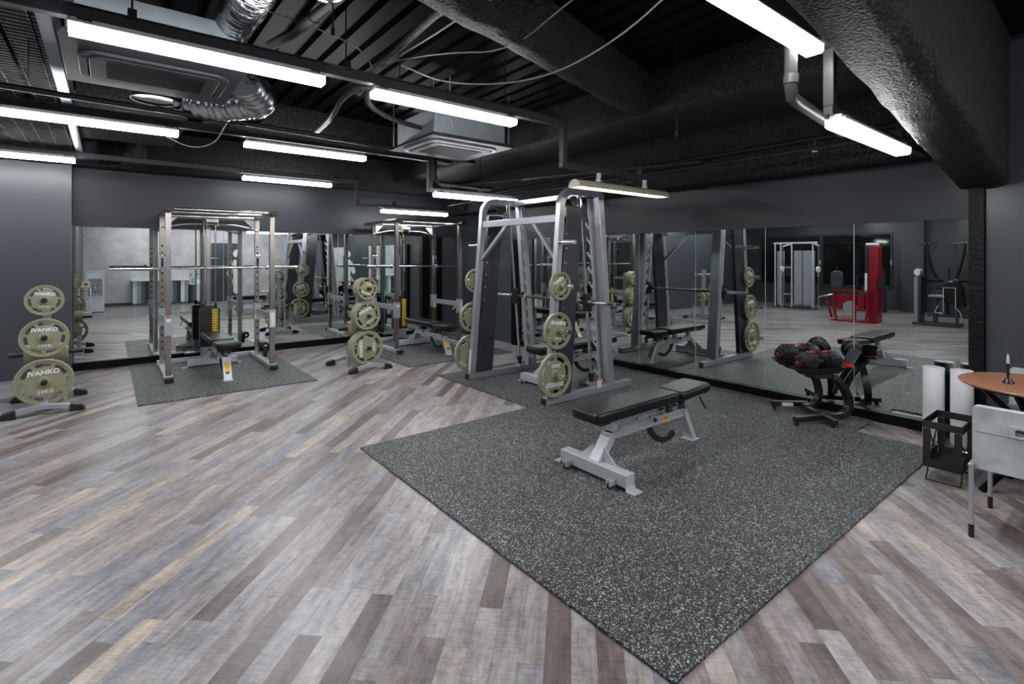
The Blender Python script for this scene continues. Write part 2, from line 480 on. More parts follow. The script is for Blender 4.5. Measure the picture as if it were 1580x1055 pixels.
struct('wall_window', MB().box(-8, -6.7, 1.9, 4.5, 0, 3.25).box(-7.0, -6.7, 4.5, 8.7, 0, 0.62).box(-7.0, -6.7, 4.5, 8.7, 2.25, 3.25)
       .box(-7.0, -6.7, 4.5, 4.72, 0.62, 2.25).box(-7.0, -6.7, 8.55, 8.7, 0.62, 2.25), 'wall_light', smooth=0)
struct('baseboard_front', MB().box(-0.6, 5.54, -2.36, -2.345, 0, 0.09), 'wall_light', smooth=0)
struct('baseboard_left', MB().box(-6.7, -0.375, 8.688, 8.70, 0, 0.05), 'wall_light', smooth=0)
struct('trim_1', MB().box(-0.36, 4.79, 8.885, 8.944, 0, 0.103), 'black_trim', bevel=0.002)
struct('trim_2', MB().box(5.515, 5.579, 0.95, 6.82, 0, 0.09), 'black_trim', bevel=0.002)
struct('trim_3', MB().box(5.50, 5.579, 6.83, 6.965, 0, 1.825), 'black_trim', bevel=0.002)
struct('trim_4', MB().box(4.80, 5.235, 8.86, 8.944, 0, 1.92), 'black_trim', bevel=0.002)
struct('trim_5', MB().box(5.07, 5.10, 8.845, 8.859, 0.0, 1.92).box(4.955, 4.97, 8.845, 8.859, 0.0, 1.92), 'wall')
struct('trim_6', MB().box(5.49, 5.579, 0.850, 0.944, 0, 2.12), 'column_rough', bevel=0.003)
# windows of the far side room (seen in the mirrors)
for i, (y0, y1) in enumerate(((4.72, 6.6), (6.6, 8.55))):
    w = struct('window_%d' % (i + 1), MB().box(-6.74, -6.66, y0, y0 + 0.05, 0.62, 2.25).box(-6.74, -6.66, y1 - 0.05, y1, 0.62, 2.25)
               .box(-6.74, -6.66, y0 + 0.05, y1 - 0.05, 2.19, 2.25).box(-6.74, -6.66, y0 + 0.05, y1 - 0.05, 0.62, 0.68), 'raceway')
    MB().box(-6.715, -6.705, y0 + 0.05, y1 - 0.05, 0.68, 2.19).build('window_pane', 'night_glass', w)
    MB().box(-6.66, -6.64, y0 + 0.015, y0 + 0.035, 1.3, 1.45).build('window_handle', 'white_print', w)
# door in the concrete wall, seen in the back mirror
dr = struct('door_1', MB().box(2.69, 3.62, -2.36, -2.33, 0, 2.02), 'machine_dark')
MB().box(3.17, 3.18, -2.33, -2.325, 0, 2.0).build('door_gap', 'black_print', dr)
MB().box(2.74, 2.76, -2.33, -2.30, 0.95, 1.15).build('door_handle', 'steel_bright', dr)
MB().box(2.74, 2.96, -2.33, -2.327, 1.49, 1.515).build('door_sign', 'white_print', dr)

# white pictogram of a person painted on the wall beside the door
pg = MB()
pg.flat([arc(3.60, 1.66, 0.15, 0, 350, 24)], -2.328, -2.322)
pg.flat([[(3.46, 1.44), (3.72, 1.44), (3.72, 0.28), (3.68, 0.24), (3.52, 0.24), (3.46, 0.32)]], -2.328, -2.322)
pg.flat([[(3.40, 1.36), (3.44, 1.36), (3.44, 0.98), (3.36, 0.86), (3.27, 0.88), (3.25, 0.98), (3.33, 1.2)]], -2.328, -2.322)
pg.flat([[(3.44, 0.78), (3.44, 0.58), (3.32, 0.58)]], -2.328, -2.322)
pg.build('person_pictogram', 'white', label='large white person pictogram on the dark door seen in the back mirror', category='sign')

# mirrors
def mirror_panel(n, axis, a0, a1, z0, z1, label, group):
    e = 0.0022
    def bx(u0, u1, w0, w1):
        mb = MB()
        if axis == 'x': mb.box(u0, u1, YA, YA + 0.006, w0, w1)
        else: mb.box(XB, XB + 0.006, u0, u1, w0, w1)
        return mb
    o = bx(a0 + 0.001 + e, a1 - 0.001 - e, z0, z1 - e).build('wall_mirror', 'mirror', smooth=0, label=label, category='mirror', group=group)
    for u0, u1, w0, w1 in ((a0 + 0.001, a0 + 0.001 + e - 1e-4, z0, z1), (a1 - 0.001 - e + 1e-4, a1 - 0.001, z0, z1), (a0 + 0.0034, a1 - 0.0034, z1 - e + 1e-4, z1)):
        bx(u0, u1, w0, w1).build('bevelled_edge', 'mirror_edge', o, smooth=0)
ORD = ['first', 'second', 'third', 'fourth', 'fifth', 'sixth', 'seventh', 'eighth']
xs = [-0.36, 0.515, 1.395, 2.285, 3.17, 4.05, 4.80]
for i in range(6):
    mirror_panel(i, 'x', xs[i], xs[i + 1], 0.103, 1.925, 'tall mirror panel on the back wall, %s from the left' % ORD[i], 'mirror panels on the back wall')
ys = [0.945 + 0.8343 * k for k in range(8)]; ys[-1] = 6.828
for i in range(7):
    mirror_panel(i, 'y', ys[i], ys[i + 1], 0.09, 1.828, 'tall mirror panel on the right wall, %s from the black column at the right' % ORD[i], 'mirror panels on the right wall')

# ------------------------------------------------------------------ ceiling beams
def rough_beam(name, pts, z0, z1, label, mat='fireproof', seg=14, jit=0.012, rise=0.0):
    # pts: left edge start/end and right edge start/end in plan; organic section
    (l0, l1), (r0, r1) = pts
    mb = MB(); rnd = random.Random(len(label)); rings = []
    l0, l1, r0, r1 = [Vector(p) for p in (l0, l1, r0, r1)]
    n = seg
    for i in range(n + 1):
        t = i / n; L = l0.lerp(l1, t); Rr = r0.lerp(r1, t); dz = rise * (1 - t)
        sec = []
        for s, z in ((0, z1), (0, z0 + 0.05), (0.06, z0 + 0.012), (0.3, z0), (0.7, z0), (0.94, z0 + 0.012), (1, z0 + 0.05), (1, z1)):
            p = L.lerp(Rr, s)
            j = 0 if z == z1 else jit
            sec.append(mb.b.verts.new((p.x + rnd.uniform(-j, j), p.y + rnd.uniform(-j, j), z + (0 if z == z1 else dz) + rnd.uniform(-j, j) * 0.5)))
        rings.append(sec)
    for A, B in zip(rings, rings[1:]):
        for j in range(7): mb.b.faces.new([A[j], A[j + 1], B[j + 1], B[j]])
        mb.b.faces.new([A[7], A[0], B[0], B[7]])
    mb.b.faces.new(rings[0]); mb.b.faces.new(rings[-1][::-1])
    return mb.build(name, mat, smooth=60, label=label, category='beam')
rough_beam('ceiling_beam', (((-0.55, 0.86), (5.54, 1.02)), ((-0.55, 0.56), (5.54, 0.705))), 2.06, ZC, 'thick low black fireproofed beam running to the top of the right wall above the table', seg=60, jit=0.007, rise=0.82)
rough_beam('ceiling_beam', (((0.0, 2.10), (3.98, 3.16)), ((0.0, 1.95), (3.98, 2.96))), 2.86, ZC, 'narrow rough black beam crossing the ceiling diagonally in the middle', seg=24)
rough_beam('ceiling_beam', (((4.02, 1.08), (4.02, 8.55)), ((4.95, 1.08), (4.95, 8.55))), 2.84, ZC, 'wide rough black beam running along the right part of the ceiling to the back', seg=34)
rough_beam('ceiling_beam', (((-2.5, 8.60), (5.54, 8.60)), ((-2.5, 8.89), (5.54, 8.89))), 2.70, ZC, 'dark fireproofed beam above the back wall mirrors', seg=30)
rough_beam('ceiling_beam', (((5.20, 1.12), (5.20, 8.58)), ((5.54, 1.12), (5.54, 8.58))), 2.33, ZC, 'dark fireproofed beam along the top of the right wall mirrors', seg=30)
rough_beam('ceiling_beam', (((0.9, 6.3), (4.0, 6.7)), ((0.9, 6.1), (4.0, 6.45))), 2.9, ZC, 'rough black cross beam behind the square ceiling cassette', seg=20)

# ------------------------------------------------------------------ LED fixtures and raceways
def make_led(L=1.25):
    t = thing('led_batten_light', 'x', 'ceiling light', group='linear LED battens under the ceiling raceways')
    sec = [(-0.040, 0.0), (0.040, 0.0), (0.050, 0.014), (0.050, 0.046), (-0.050, 0.046), (-0.050, 0.014)]
    MB().prism(sec, -L / 2, L / 2, 'yz').build('lens', 'led', t, smooth=0)
    for ch in t.children: ch.rotation_euler = (0, 0, 0)
    MB().box(-L / 2, L / 2, -0.052, 0.052, 0.0465, 0.056).box(-L / 2 + 0.01, L / 2 - 0.01, -0.03, 0.03, 0.0561, 0.078).build('housing', 'led_body', t)
    for s in (-1, 1):
        MB().box(s * L * 0.45 - 0.03, s * L * 0.45 + 0.03, -0.05, 0.05, 0.063, 0.071).build('clip', 'steel_bright', t)
    return t
# prism 'yz' runs along x with (y, z) section
led0 = make_led()
led_used = False
def led(xc, y, z, label):
    global led_used
    if not led_used:
        led_used = True; led0.location = (xc, y, z); led0['label'] = label; return led0
    return copy_tree(led0, loc=(xc, y, z), label=label)
HZ = 2.62
led(0.47, 3.36, HZ, 'large LED batten in the upper left foreground, nearest below the left ceiling cassette')
led(2.07, 3.38, HZ, 'LED batten in front of the square ceiling cassette in the middle')
led(-0.12, 5.60, HZ, 'LED batten at the left edge beneath the wire mesh ceiling panel')
led(1.70, 5.68, HZ, 'LED batten in the second row, above and right of the left power rack')
led(-0.93, 7.90, HZ, 'LED batten at the left edge above the light grey wall')
led(2.13, 8.08, HZ, 'LED batten in the back row above the mirrored back wall')
led(3.73, 5.42, 2.245, 'lower LED batten just left of the top of the smith machine')
led(4.22, 8.05, 2.265, 'small far LED batten above the right hand power rack')
led(2.43, 1.17, HZ, 'large LED batten cut by the top edge at the upper right')
led(3.86, 1.13, 2.24, 'lower LED batten at the right, beside the thick low beam')
led(0.9, -1.35, HZ, 'LED batten over the camera side, above the striped counter')
led(2.9, -1.35, HZ, 'LED batten over the camera side, above the dark door')
led(4.5, -1.1, HZ, 'LED batten over the camera side, towards the right wall')  # extra batten out of view, lifts the light on rolls and chairs
led(-2.6, 5.60, HZ, 'LED batten in the side room, above the red machine')
led(-3.2, 7.90, HZ, 'LED batten in the side room, above the cable machine')
led(-2.3, 3.36, HZ, 'LED batten in the side room, above the grey weight tower')

def raceway(y, x0, xd, x1, z, zl, label, hang):
    t = thing('cable_raceway', label, 'cable raceway', (0, y, 0), group='dark raceways carrying the lights')
    m = MB().box(x0, xd + 0.03, -0.03, 0.03, z, z + 0.06)
    m.box(x0, xd, -0.045, 0.045, z + 0.061, z + 0.066)
    m.build('upper_channel', 'raceway', t, bevel=0.003)
    if zl:
        MB().box(xd - 0.025, xd + 0.03, -0.028, 0.028, zl + 0.05, z - 0.001).build('drop_channel', 'raceway', t, bevel=0.003)
        MB().box(xd - 0.03, x1, -0.025, 0.025, zl, zl + 0.048).build('lower_channel', 'raceway', t, bevel=0.003)
    for hx in hang:
        zz = z if hx < xd else zl
        MB().cyl((hx, 0, zz + 0.05), (hx, 0, ZC), 0.005, 8).box(hx - 0.02, hx + 0.02, -0.035, 0.035, zz + 0.05, zz + 0.11).build('hanger_rod', 'black_pipe', t)
    return t
led(-4.6, 3.36, HZ, 'LED batten in the side room, above the black pulldown machine')  # extra batten out of view, added for more light in the side room
led(-4.8, 5.60, HZ, 'LED batten in the side room, before the dark windows')  # likewise added out of view to lighten the side room
raceway(3.37, -1.6, 3.27, 5.15, 2.70, 2.33, 'long dark raceway along the nearest row of lights, stepping down before the beige hooded light', (0.1, 1.25, 2.6, 3.1, 4.4))
raceway(5.60, -4.0, 3.13, 5.15, 2.70, 2.325, 'dark raceway of the second row of lights, stepping down left of the smith machine', (-0.5, 0.9, 2.4, 3.9))
raceway(8.00, -4.0, 3.14, 5.15, 2.70, 2.345, 'dark raceway of the back row of lights, close to the mirrored back wall', (-0.5, 1.2, 2.8, 3.8))
raceway(1.16, 1.0, 3.25, 5.15, 2.70, 2.32, 'dark raceway at the upper right, stepping down beside the low beam', (2.0, 4.5))

t = thing('hooded_fluorescent_light', 'beige half-round hooded fluorescent light hanging on two white clamps above the smith machine', 'ceiling light', (4.10, 3.35, 2.16))
t.location = (4.11, 3.37, 2.165)
hood = arc(0, 0.0, 0.075, 0, 180, 14)
inner = arc(0, 0.0, 0.070, 180, 0, 14)
MB().prism(hood + inner, -0.70, 0.70, 'yz').build('hood', 'beige', t, bevel=0)
for s in (-1, 1):
    MB().prism(arc(0, 0, 0.069, 0, 180, 12), s * 0.695 - 0.004, s * 0.695 + 0.004, 'yz').build('end_cap', 'beige', t)
MB().cyl((-0.68, 0, 0.018), (0.68, 0, 0.018), 0.015, 12).build('tube', 'led_warm', t)
for sx in (-0.36, 0.36):
    MB().cyl((sx, 0, 0.075), (sx, 0, 0.11), 0.012, 10).cyl((sx, 0, 0.11), (sx, 0, 0.163), 0.022, 14).box(sx - 0.03, sx + 0.03, -0.012, 0.012, 0.085, 0.1).build('clamp', 'white', t)

# ------------------------------------------------------------------ ceiling cassettes
def rrect(w, h, r, n=6, cx=0, cy=0):
    P = []
    for sx, sy, a in ((1, 1, 0), (-1, 1, 90), (-1, -1, 180), (1, -1, 270)):
        P += [(cx + sx * (w / 2 - r) + r * math.cos(R_(a + 90 * i / n)), cy + sy * (h / 2 - r) + r * math.sin(R_(a + 90 * i / n))) for i in range(n + 1)]
    return P
def cassette(label, loc, w, h, iw, ih, casing_mat, ring_mat='ac'):
    t = thing('ceiling_air_conditioner', label, 'air conditioner', loc)
    MB().prism([(-w / 2, 0.0), (w / 2, 0.0), (w / 2 - 0.02, 0.035), (-w / 2 + 0.02, 0.035)], -h / 2, h / 2, 'xz').build('panel', 'ac', t, bevel=0.004)
    MB().flat([rrect(iw + 0.10, ih + 0.10, 0.10), rrect(iw + 0.02, ih + 0.02, 0.07)], -0.020, -0.001, 'xy').build('frame_ring', ring_mat, t, bevel=0.004)
    MB().prism(rrect(iw, ih, 0.06), -0.026, -0.001, 'xy').build('inner_panel', 'ac', t, bevel=0.004)
    g = MB().box(-iw * 0.38, iw * 0.38, -ih * 0.34, ih * 0.34, -0.030, -0.0265).build('grille', 'ac_dark', t)
    for s in (-1, 1):
        MB().box(s * (iw / 2 + 0.022) - 0.013, s * (iw / 2 + 0.022) + 0.013, -ih * 0.36, ih * 0.36, -0.0215, -0.0012).build('air_slot', 'black_print', t)
        MB().box(-iw * 0.36, iw * 0.36, s * (ih / 2 + 0.012) - 0.004, s * (ih / 2 + 0.012) + 0.004, -0.014, -0.0012).build('air_slot', 'black_print', t)
    MB().box(-w * 0.43, w * 0.43, -h * 0.43, h * 0.43, 0.036, 0.30).build('casing', casing_mat, t, bevel=0.006)
    for a in (-1, 1):
        for b in (-1, 1):
            MB().cyl((a * w * 0.46, b * h * 0.46, 0.05), (a * w * 0.46, b * h * 0.46, ZC - loc[2]), 0.006, 8).build('hanger_rod', 'alu', t)
    return t
cassette('grey ceiling air conditioner at the upper left behind the large foreground light', (0.25, 4.08, 2.70), 0.93, 0.93, 0.68, 0.46, 'ac_body')
cassette('square ceiling air conditioner with bare metal casing near the middle of the ceiling', (2.92, 4.76, 2.68), 1.0, 0.95, 0.72, 0.60, 'ac_body', 'machine_grey')

# ------------------------------------------------------------------ wire mesh ceiling panel with bright strut
t = thing('mesh_ceiling_panel', 'black wire mesh ceiling panel with a bright metal strut at the upper left', 'ceiling panel', (0, 0, 2.78))
m = MB()
for i in range(100):
    y = 2.4 + i * 0.058
    m.box(-2.4, -0.30, y, y + 0.004, 0.0, 0.006)
m.build('cross_wires', 'black_trim', t, smooth=0)
m = MB()
for i in range(18):
    x = -2.38 + i * 0.12
    m.box(x, x + 0.005, 2.4, 8.2, 0.007, 0.014)
m.build('long_wires', 'wire', t, smooth=0)
MB().box(-0.30, -0.235, 2.2, 8.4, -0.01, 0.03).build('strut', 'alu', t, bevel=0.003)
MB().cyl((-0.27, 3, 0.03), (-0.27, 3, 0.47), 0.006, 8).cyl((-0.27, 7, 0.03), (-0.27, 7, 0.47), 0.006, 8).build('hanger_rod', 'alu', t)

# ------------------------------------------------------------------ ducts
def flex_duct(label, path, r, mat):
    # resample the path and corrugate
    P = [Vector(p) for p in path]; Q = []
    for a, b in zip(P, P[1:]):
        n = max(2, int((b - a).length / 0.02))
        Q += [a.lerp(b, i / n) for i in range(n)]
    Q.append(P[-1])
    for _ in range(12): Q = [Q[0]] + [(Q[i - 1] + Q[i] * 2 + Q[i + 1]) / 4 for i in range(1, len(Q) - 1)] + [Q[-1]]
    rad = [r * (1 + 0.05 * math.sin(i * 1.9) + 0.03 * math.sin(i * 0.7)) for i in range(len(Q))]
    return MB().tube(Q, r, 20, radii=rad).build('flexible_duct', mat, smooth=60, label=label, category='duct')
flex_duct('crinkled black flexible duct at the top edge, left of the foil duct', [(0.52, 2.3, 3.03), (0.62, 2.9, 2.95), (0.62, 3.28, 2.96), (0.62, 3.56, 2.98)], 0.11, 'blackfoil')
flex_duct('shiny silver foil duct at the top edge of the picture', [(0.95, 2.2, 2.98), (0.86, 2.62, 2.92), (0.98, 2.9, 3.1)], 0.12, 'foil')
flex_duct('foil duct bulging out below the left ceiling cassette', [(0.80, 4.3, 2.85), (1.0, 4.6, 2.80), (0.75, 4.95, 2.80), (0.48, 5.1, 2.84)], 0.13, 'foil')
t = thing('round_duct', 'round ceiling duct with a bright opening beyond the left ceiling cassette', 'duct', (0.30, 5.05, 2.78))
MB().lathe([(0.16, 0.0), (0.165, 0.0), (0.165, 0.4), (0.16, 0.4)], n=36, closed=True).build('sleeve', 'black_pipe', t)
MB().lathe([(0.0, 0.05), (0.158, 0.02), (0.158, 0.03), (0.0, 0.07)], n=36).build('liner', 'white', t)
for i, (dx, lab) in enumerate(((-0.22, 'left of two dark round duct ends above the back wall, at the far left'), (0.28, 'right of two dark round duct ends above the back wall, at the far left'))):
    MB().lathe([(0.0, 0.0), (0.14, 0.0), (0.15, 0.02), (0.15, 0.54), (0.0, 0.54)], n=28).build('round_duct', 'black_pipe', loc=(dx + 0.0, 8.38, 2.72), label=lab, category='duct', group='round duct ends above the back wall')
MB().box(-0.23, 0.62, 6.0, 7.4, 2.84, 3.24).build('rectangular_duct', 'insul', bevel=0.01, label='dark boxed ceiling duct between the second and the back row of lights at the left', category='duct')

# ------------------------------------------------------------------ pipes and cables
def curve_pts(P, it=3):
    P = [Vector(p) for p in P]
    for _ in range(it):
        Q = [P[0]]
        for a, b in zip(P, P[1:]): Q += [a.lerp(b, 0.25), a.lerp(b, 0.75)]
        P = Q + [P[-1]]
    return P
def pipe(label, pts, r, mat='black_pipe', name='ceiling_pipe', cat='pipe', it=0, joints=()):
    t = thing(name, label, cat, (0, 0, 0))
    MB().tube(curve_pts(pts, it) if it else pts, r, 14).build('tube', mat, t)
    for a, b in joints:
        MB().cyl(a, b, r * 1.18, 14).build('coupling', mat, t)
    return t
pipe('dark pipe running left to right under the left cassette', [(-1.6, 4.93, 2.70), (1.18, 5.05, 2.70), (3.6, 5.30, 2.70)], 0.022, joints=(((0.3, 4.985, 2.70), (0.36, 4.988, 2.70)), ((1.7, 5.1, 2.70), (1.78, 5.11, 2.70))))
pipe('grey drain pipe slanting down from the top edge, right of the foil duct', [(1.25, 2.0, 3.12), (0.92, 3.35, 2.92), (0.84, 3.62, 2.90)], 0.032, 'grey_pvc', joints=(((0.97, 3.15, 2.95), (0.93, 3.3, 2.928)),))
pipe('taped insulated pipe from the top edge to the middle light', [(1.70, 1.9, 3.05), (1.60, 2.8, 3.02), (1.62, 3.6, 2.98), (1.66, 4.2, 2.9)], 0.028, 'insul')
pipe('bent taped insulated pipe left of the middle light', [(1.95, 3.9, 2.84), (1.55, 3.78, 2.84), (1.50, 4.15, 2.82), (1.62, 4.7, 2.80), (1.66, 5.3, 2.78)], 0.024, 'insul', it=2)
pipe('taped insulated pipe leading into the square cassette', [(1.60, 3.85, 2.84), (1.72, 4.15, 2.80), (2.1, 4.45, 2.80), (2.48, 4.62, 2.82)], 0.024, 'insul', it=2)
pipe('small dark hooked pipe below the second raceway at the left', [(0.75, 5.9, 2.86), (1.18, 5.62, 2.86), (1.22, 5.60, 2.9), (1.22, 5.6, 3.2)], 0.022)
pipe('grey drain pipe dropping down and bending towards the right lower light', [(2.98, 1.26, ZC), (2.98, 1.26, 2.46), (3.02, 1.27, 2.405), (3.10, 1.275, 2.395), (3.95, 1.33, 2.36)], 0.034, 'grey_pvc', joints=(((2.98, 1.26, 2.47), (2.98, 1.26, 2.52)),))
pipe('dark sprinkler pipe running along the right wall, higher one', [(5.10, 1.1, 2.60), (5.12, 8.5, 2.60)], 0.020, joints=(((5.1, 1.6, 2.6), (5.1, 1.68, 2.6)), ((5.11, 3.9, 2.6), (5.11, 3.98, 2.6))))
pipe('dark sprinkler pipe running along the right wall, lower one', [(4.80, 1.1, 2.45), (4.80, 8.5, 2.45)], 0.016, joints=(((4.8, 1.75, 2.45), (4.8, 1.83, 2.45)),))
pipe('dark pipe dropping behind the second row then running to the right', [(3.22, 5.62, ZC), (3.22, 5.62, 2.48), (3.26, 5.60, 2.44), (4.0, 5.55, 2.42), (4.04, 5.55, 2.45)], 0.026)
pipe('grey pipe run above the smith machine heading to the right wall', [(3.9, 6.6, 2.56), (5.1, 3.1, 2.56)], 0.022, 'grey_pvc')
for i, (x, y, z) in enumerate(((5.11, 1.95, 2.60), (3.94, 6.48, 2.58))):
    t = thing('sprinkler_head', ('sprinkler head on the pipe at the right, beside the lower light', 'sprinkler head above the smith machine')[i], 'sprinkler', (x, y, z))
    MB().cyl((0, 0, -0.02), (0, 0, -0.09), 0.010, 10).build('neck', 'steel_bright', t)
    MB().cyl((0, 0, -0.09), (0, 0, -0.12), 0.024, 14).build('cap', 'led_body', t)
def cable(label, pts, r=0.005, mat='wire'):
    return MB().tube(curve_pts(pts, 3), r, 8).build('electric_cable', mat, label=label, category='cable')
cable('pale cable looping below the second LED row at the left', [(0.25, 5.5, 2.68), (0.36, 5.55, 2.62), (0.6, 5.5, 2.50), (0.78, 5.4, 2.56), (0.82, 5.2, 2.68), (0.84, 5.1, 2.72)])
cable('pale cable sagging from the insulated pipe towards the top right', [(1.62, 3.3, 2.86), (1.9, 3.1, 2.72), (2.3, 2.6, 2.70), (2.5, 2.1, 2.86), (2.5, 1.6, 3.05)], 0.006)
cable('upper pale cable running beside the insulated pipe', [(1.62, 3.4, 2.92), (1.80, 3.0, 2.90), (2.05, 2.6, 2.84), (2.1, 2.1, 3.0), (2.2, 1.6, 3.12)], 0.005)
cable('thin pale cable tied along the insulated pipe', [(1.60, 3.5, 2.93), (1.66, 3.0, 2.95), (1.70, 2.5, 2.98), (1.80, 1.9, 3.0)], 0.005)
cable('pale cable curving down onto the nearest raceway', [(0.2, 3.2, 2.95), (0.8, 3.3, 2.98), (1.25, 3.36, 2.96), (1.42, 3.40, 2.9), (1.46, 3.40, 2.77)], 0.005)
cable('grey conduit running above the nearest raceway', [(-0.3, 3.7, 2.9), (1.2, 3.95, 2.92), (2.3, 4.1, 2.94), (2.6, 4.15, 2.9)], 0.010, 'black_pipe')
cable('pale cable hanging by the casing of the square cassette', [(2.6, 4.25, 3.26), (2.6, 4.25, 3.1), (2.55, 4.2, 2.9), (2.6, 4.2, 2.76)], 0.005)
for i, (x, y, zz) in enumerate(((1.0, 2.9, 2.78), (1.9, 3.9, 2.78), (2.2, 6.2, 2.78), (3.6, 2.4, 2.5), (4.9, 2.4, 2.63), (1.3, 6.6, 2.78))):
    MB().cyl((x, y, zz), (x, y, ZC), 0.005, 8).cyl((x, y, zz - 0.02), (x, y, zz + 0.03), 0.011, 8).build('threaded_rod', 'black_pipe', group='thin black threaded rods hanging from the deck',
          label='thin black threaded rod hanging from the deck, %s' % ('above the left part of the nearest raceway', 'left of the square cassette', 'behind the second row of lights', 'left of the hooded light', 'near the sprinkler pipes at the right', 'over the left power rack side')[i], category='rod')

# ------------------------------------------------------------------ rubber mats
def teeth(p0, p1, n, amp):
    p0, p1 = Vector(p0), Vector(p1); d = (p1 - p0) / n; q = Vector((-d.y, d.x)).normalized() * amp
    out = []
    for i in range(n):
        a = p0 + d * i
        out += [a + d * 0.05, a + d * 0.0 + q if False else a + d * 0.12 + q, a + d * 0.48 + q, a + d * 0.40, a + d * 0.95]
    return [(v.x, v.y) for v in out]
def rubber_mat(poly, label):
    o = MB().prism(poly, 0.0, 0.012, 'xy').build('rubber_floor_mat', 'mat', smooth=0, label=label, category='mat', group='speckled black rubber mats')
    return o
rubber_mat([(0.235, 6.38), (2.01, 6.38), (2.01, 8.88), (0.235, 8.88)], 'speckled rubber mat under the left power rack')
rubber_mat([(3.23, 6.352), (5.05, 6.352), (5.05, 8.84), (3.23, 8.84)], 'speckled rubber mat under the far right power rack')
rubber_mat([(3.29, 3.889), (5.512, 3.889), (5.512, 5.68), (3.29, 5.68)], 'speckled rubber mat under the smith machine')
rubber_mat([(1.555, 3.885), (1.555, 1.045), (5.03, 1.045)] + teeth((5.05, 1.08), (5.05, 1.58), 9, 0.014) + teeth((5.06, 1.60), (5.50, 1.60), 8, 0.014)
           + [(5.512, 1.61), (5.512, 3.885)], 'largest speckled rubber mat, in the foreground under the free standing bench')

# ------------------------------------------------------------------ weight plates
def make_plate(R, th, txt, kind):
    m = MB()
    sl = []
    for k in range(7):
        a0 = 90 + k * 360 / 7; w = 15.0; ri, ro = R * 0.655, R * 0.815
        rm, rr = (ri + ro) / 2, (ro - ri) / 2
        P = [(ro * math.cos(R_(a0 + a)), ro * math.sin(R_(a0 + a))) for a in [-w + 2 * w * i / 6 for i in range(7)]]
        ce = (rm * math.cos(R_(a0 + w)), rm * math.sin(R_(a0 + w)))
        P += [(ce[0] + rr * math.cos(R_(a0 + w + b)), ce[1] + rr * math.sin(R_(a0 + w + b))) for b in (30, 60, 90, 120, 150)]
        P += [(ri * math.cos(R_(a0 + a)), ri * math.sin(R_(a0 + a))) for a in [w - 2 * w * i / 6 for i in range(7)]]
        cs = (rm * math.cos(R_(a0 - w)), rm * math.sin(R_(a0 - w)))
        P += [(cs[0] + rr * math.cos(R_(a0 - w + 180 + b)), cs[1] + rr * math.sin(R_(a0 - w + 180 + b))) for b in (30, 60, 90, 120, 150)]
        sl.append(P)
    circ = lambda r, n=64: [(r * math.cos(2 * PI * i / n), r * math.sin(2 * PI * i / n)) for i in range(n)]
    m.flat([circ(R * 0.93), circ(0.027, 24)] + sl, -th * 0.22, th * 0.22)
    h = th / 2
    m.lathe([(R * 0.885, -h * 0.5), (R * 0.90, -h * 0.9), (R * 0.93, -h), (R * 0.975, -h), (R, -h * 0.75), (R, h * 0.75), (R * 0.975, h), (R * 0.93, h), (R * 0.90, h * 0.9), (R * 0.885, h * 0.5)], axis='y', n=64, closed=True)
    m.lathe([(0.0265, -h), (0.046, -h), (0.052, -h * 0.8), (0.054, -h * 0.4), (0.054, h * 0.4), (0.046, h), (0.0265, h)], axis='y', n=32, closed=True)
    if R > 0.13:
        m.lathe([(R * 0.57, -th * 0.22), (R * 0.56, -th * 0.26), (R * 0.54, -th * 0.22)], axis='y', n=64, closed=True)
    me = m.mesh('weight_plate_%s' % kind, 'plate')
    tm = None
    if txt:
        t = MB()
        rot = Matrix.Rotation(PI / 2, 4, 'X')
        t.text('IVANKO', R * 0.27, Matrix.Translation((0, -th * 0.22 - 0.0025, R * 0.41)) @ rot, depth=0.005, bold=R * 0.012, shear=0.05, spacing=1.03)
        t.text(txt, R * 0.20, Matrix.Translation((0, -th * 0.22 - 0.0025, -R * 0.42)) @ rot, depth=0.005, bold=R * 0.006, spacing=1.15)
        tm = t.mesh('lettering_%s' % kind, 'white_print', smooth=0)
    return me, tm
PL = {'20': make_plate(0.2255, 0.036, '20KG', 'a'), '15': make_plate(0.187, 0.034, '15KG', 'b'), '10': make_plate(0.147, 0.030, '10KG', 'c'),
      '5': make_plate(0.100, 0.024, None, 'd'), '2': make_plate(0.085, 0.020, None, 'e')}
RAD = {'20': 0.2255, '15': 0.187, '10': 0.147, '5': 0.1, '2': 0.085}
THK = {'20': 0.036, '15': 0.034, '10': 0.030, '5': 0.024, '2': 0.020}
def plate(kind, mtx, label, group):
    me, tm = PL[kind]
    o = bpy.data.objects.new('weight_plate', me); COL.objects.link(o); o.matrix_world = mtx
    o['label'] = label; o['category'] = 'weight plate'; o['group'] = group
    if tm:
        c = bpy.data.objects.new('lettering', tm); COL.objects.link(c); c.parent = o
    return o
def stack_plates(kind, n, base, face_rz, spin, where, group, side='front'):
    # base: centre of outermost plate face; face_rz rotates -Y facing; plates recede along +Y local
    Rz = Matrix.Rotation(face_rz, 4, 'Z')
    for i in range(n):
        d = Rz @ Vector((0, THK[kind] * 1.02 * i + THK[kind] / 2, 0))
        mt = Matrix.Translation(Vector(base) + d) @ Rz @ Matrix.Rotation(spin + i * 0.9 * (i > 0), 4, 'Y')
        size = {'20': 'large', '15': 'medium', '10': 'smaller', '5': 'small', '2': 'small'}[kind]
        lab = '%s khaki plate %s' % (size, where) + ('' if n == 1 else ', %s from outside' % ORD[i])
        plate(kind, mt, lab, group)

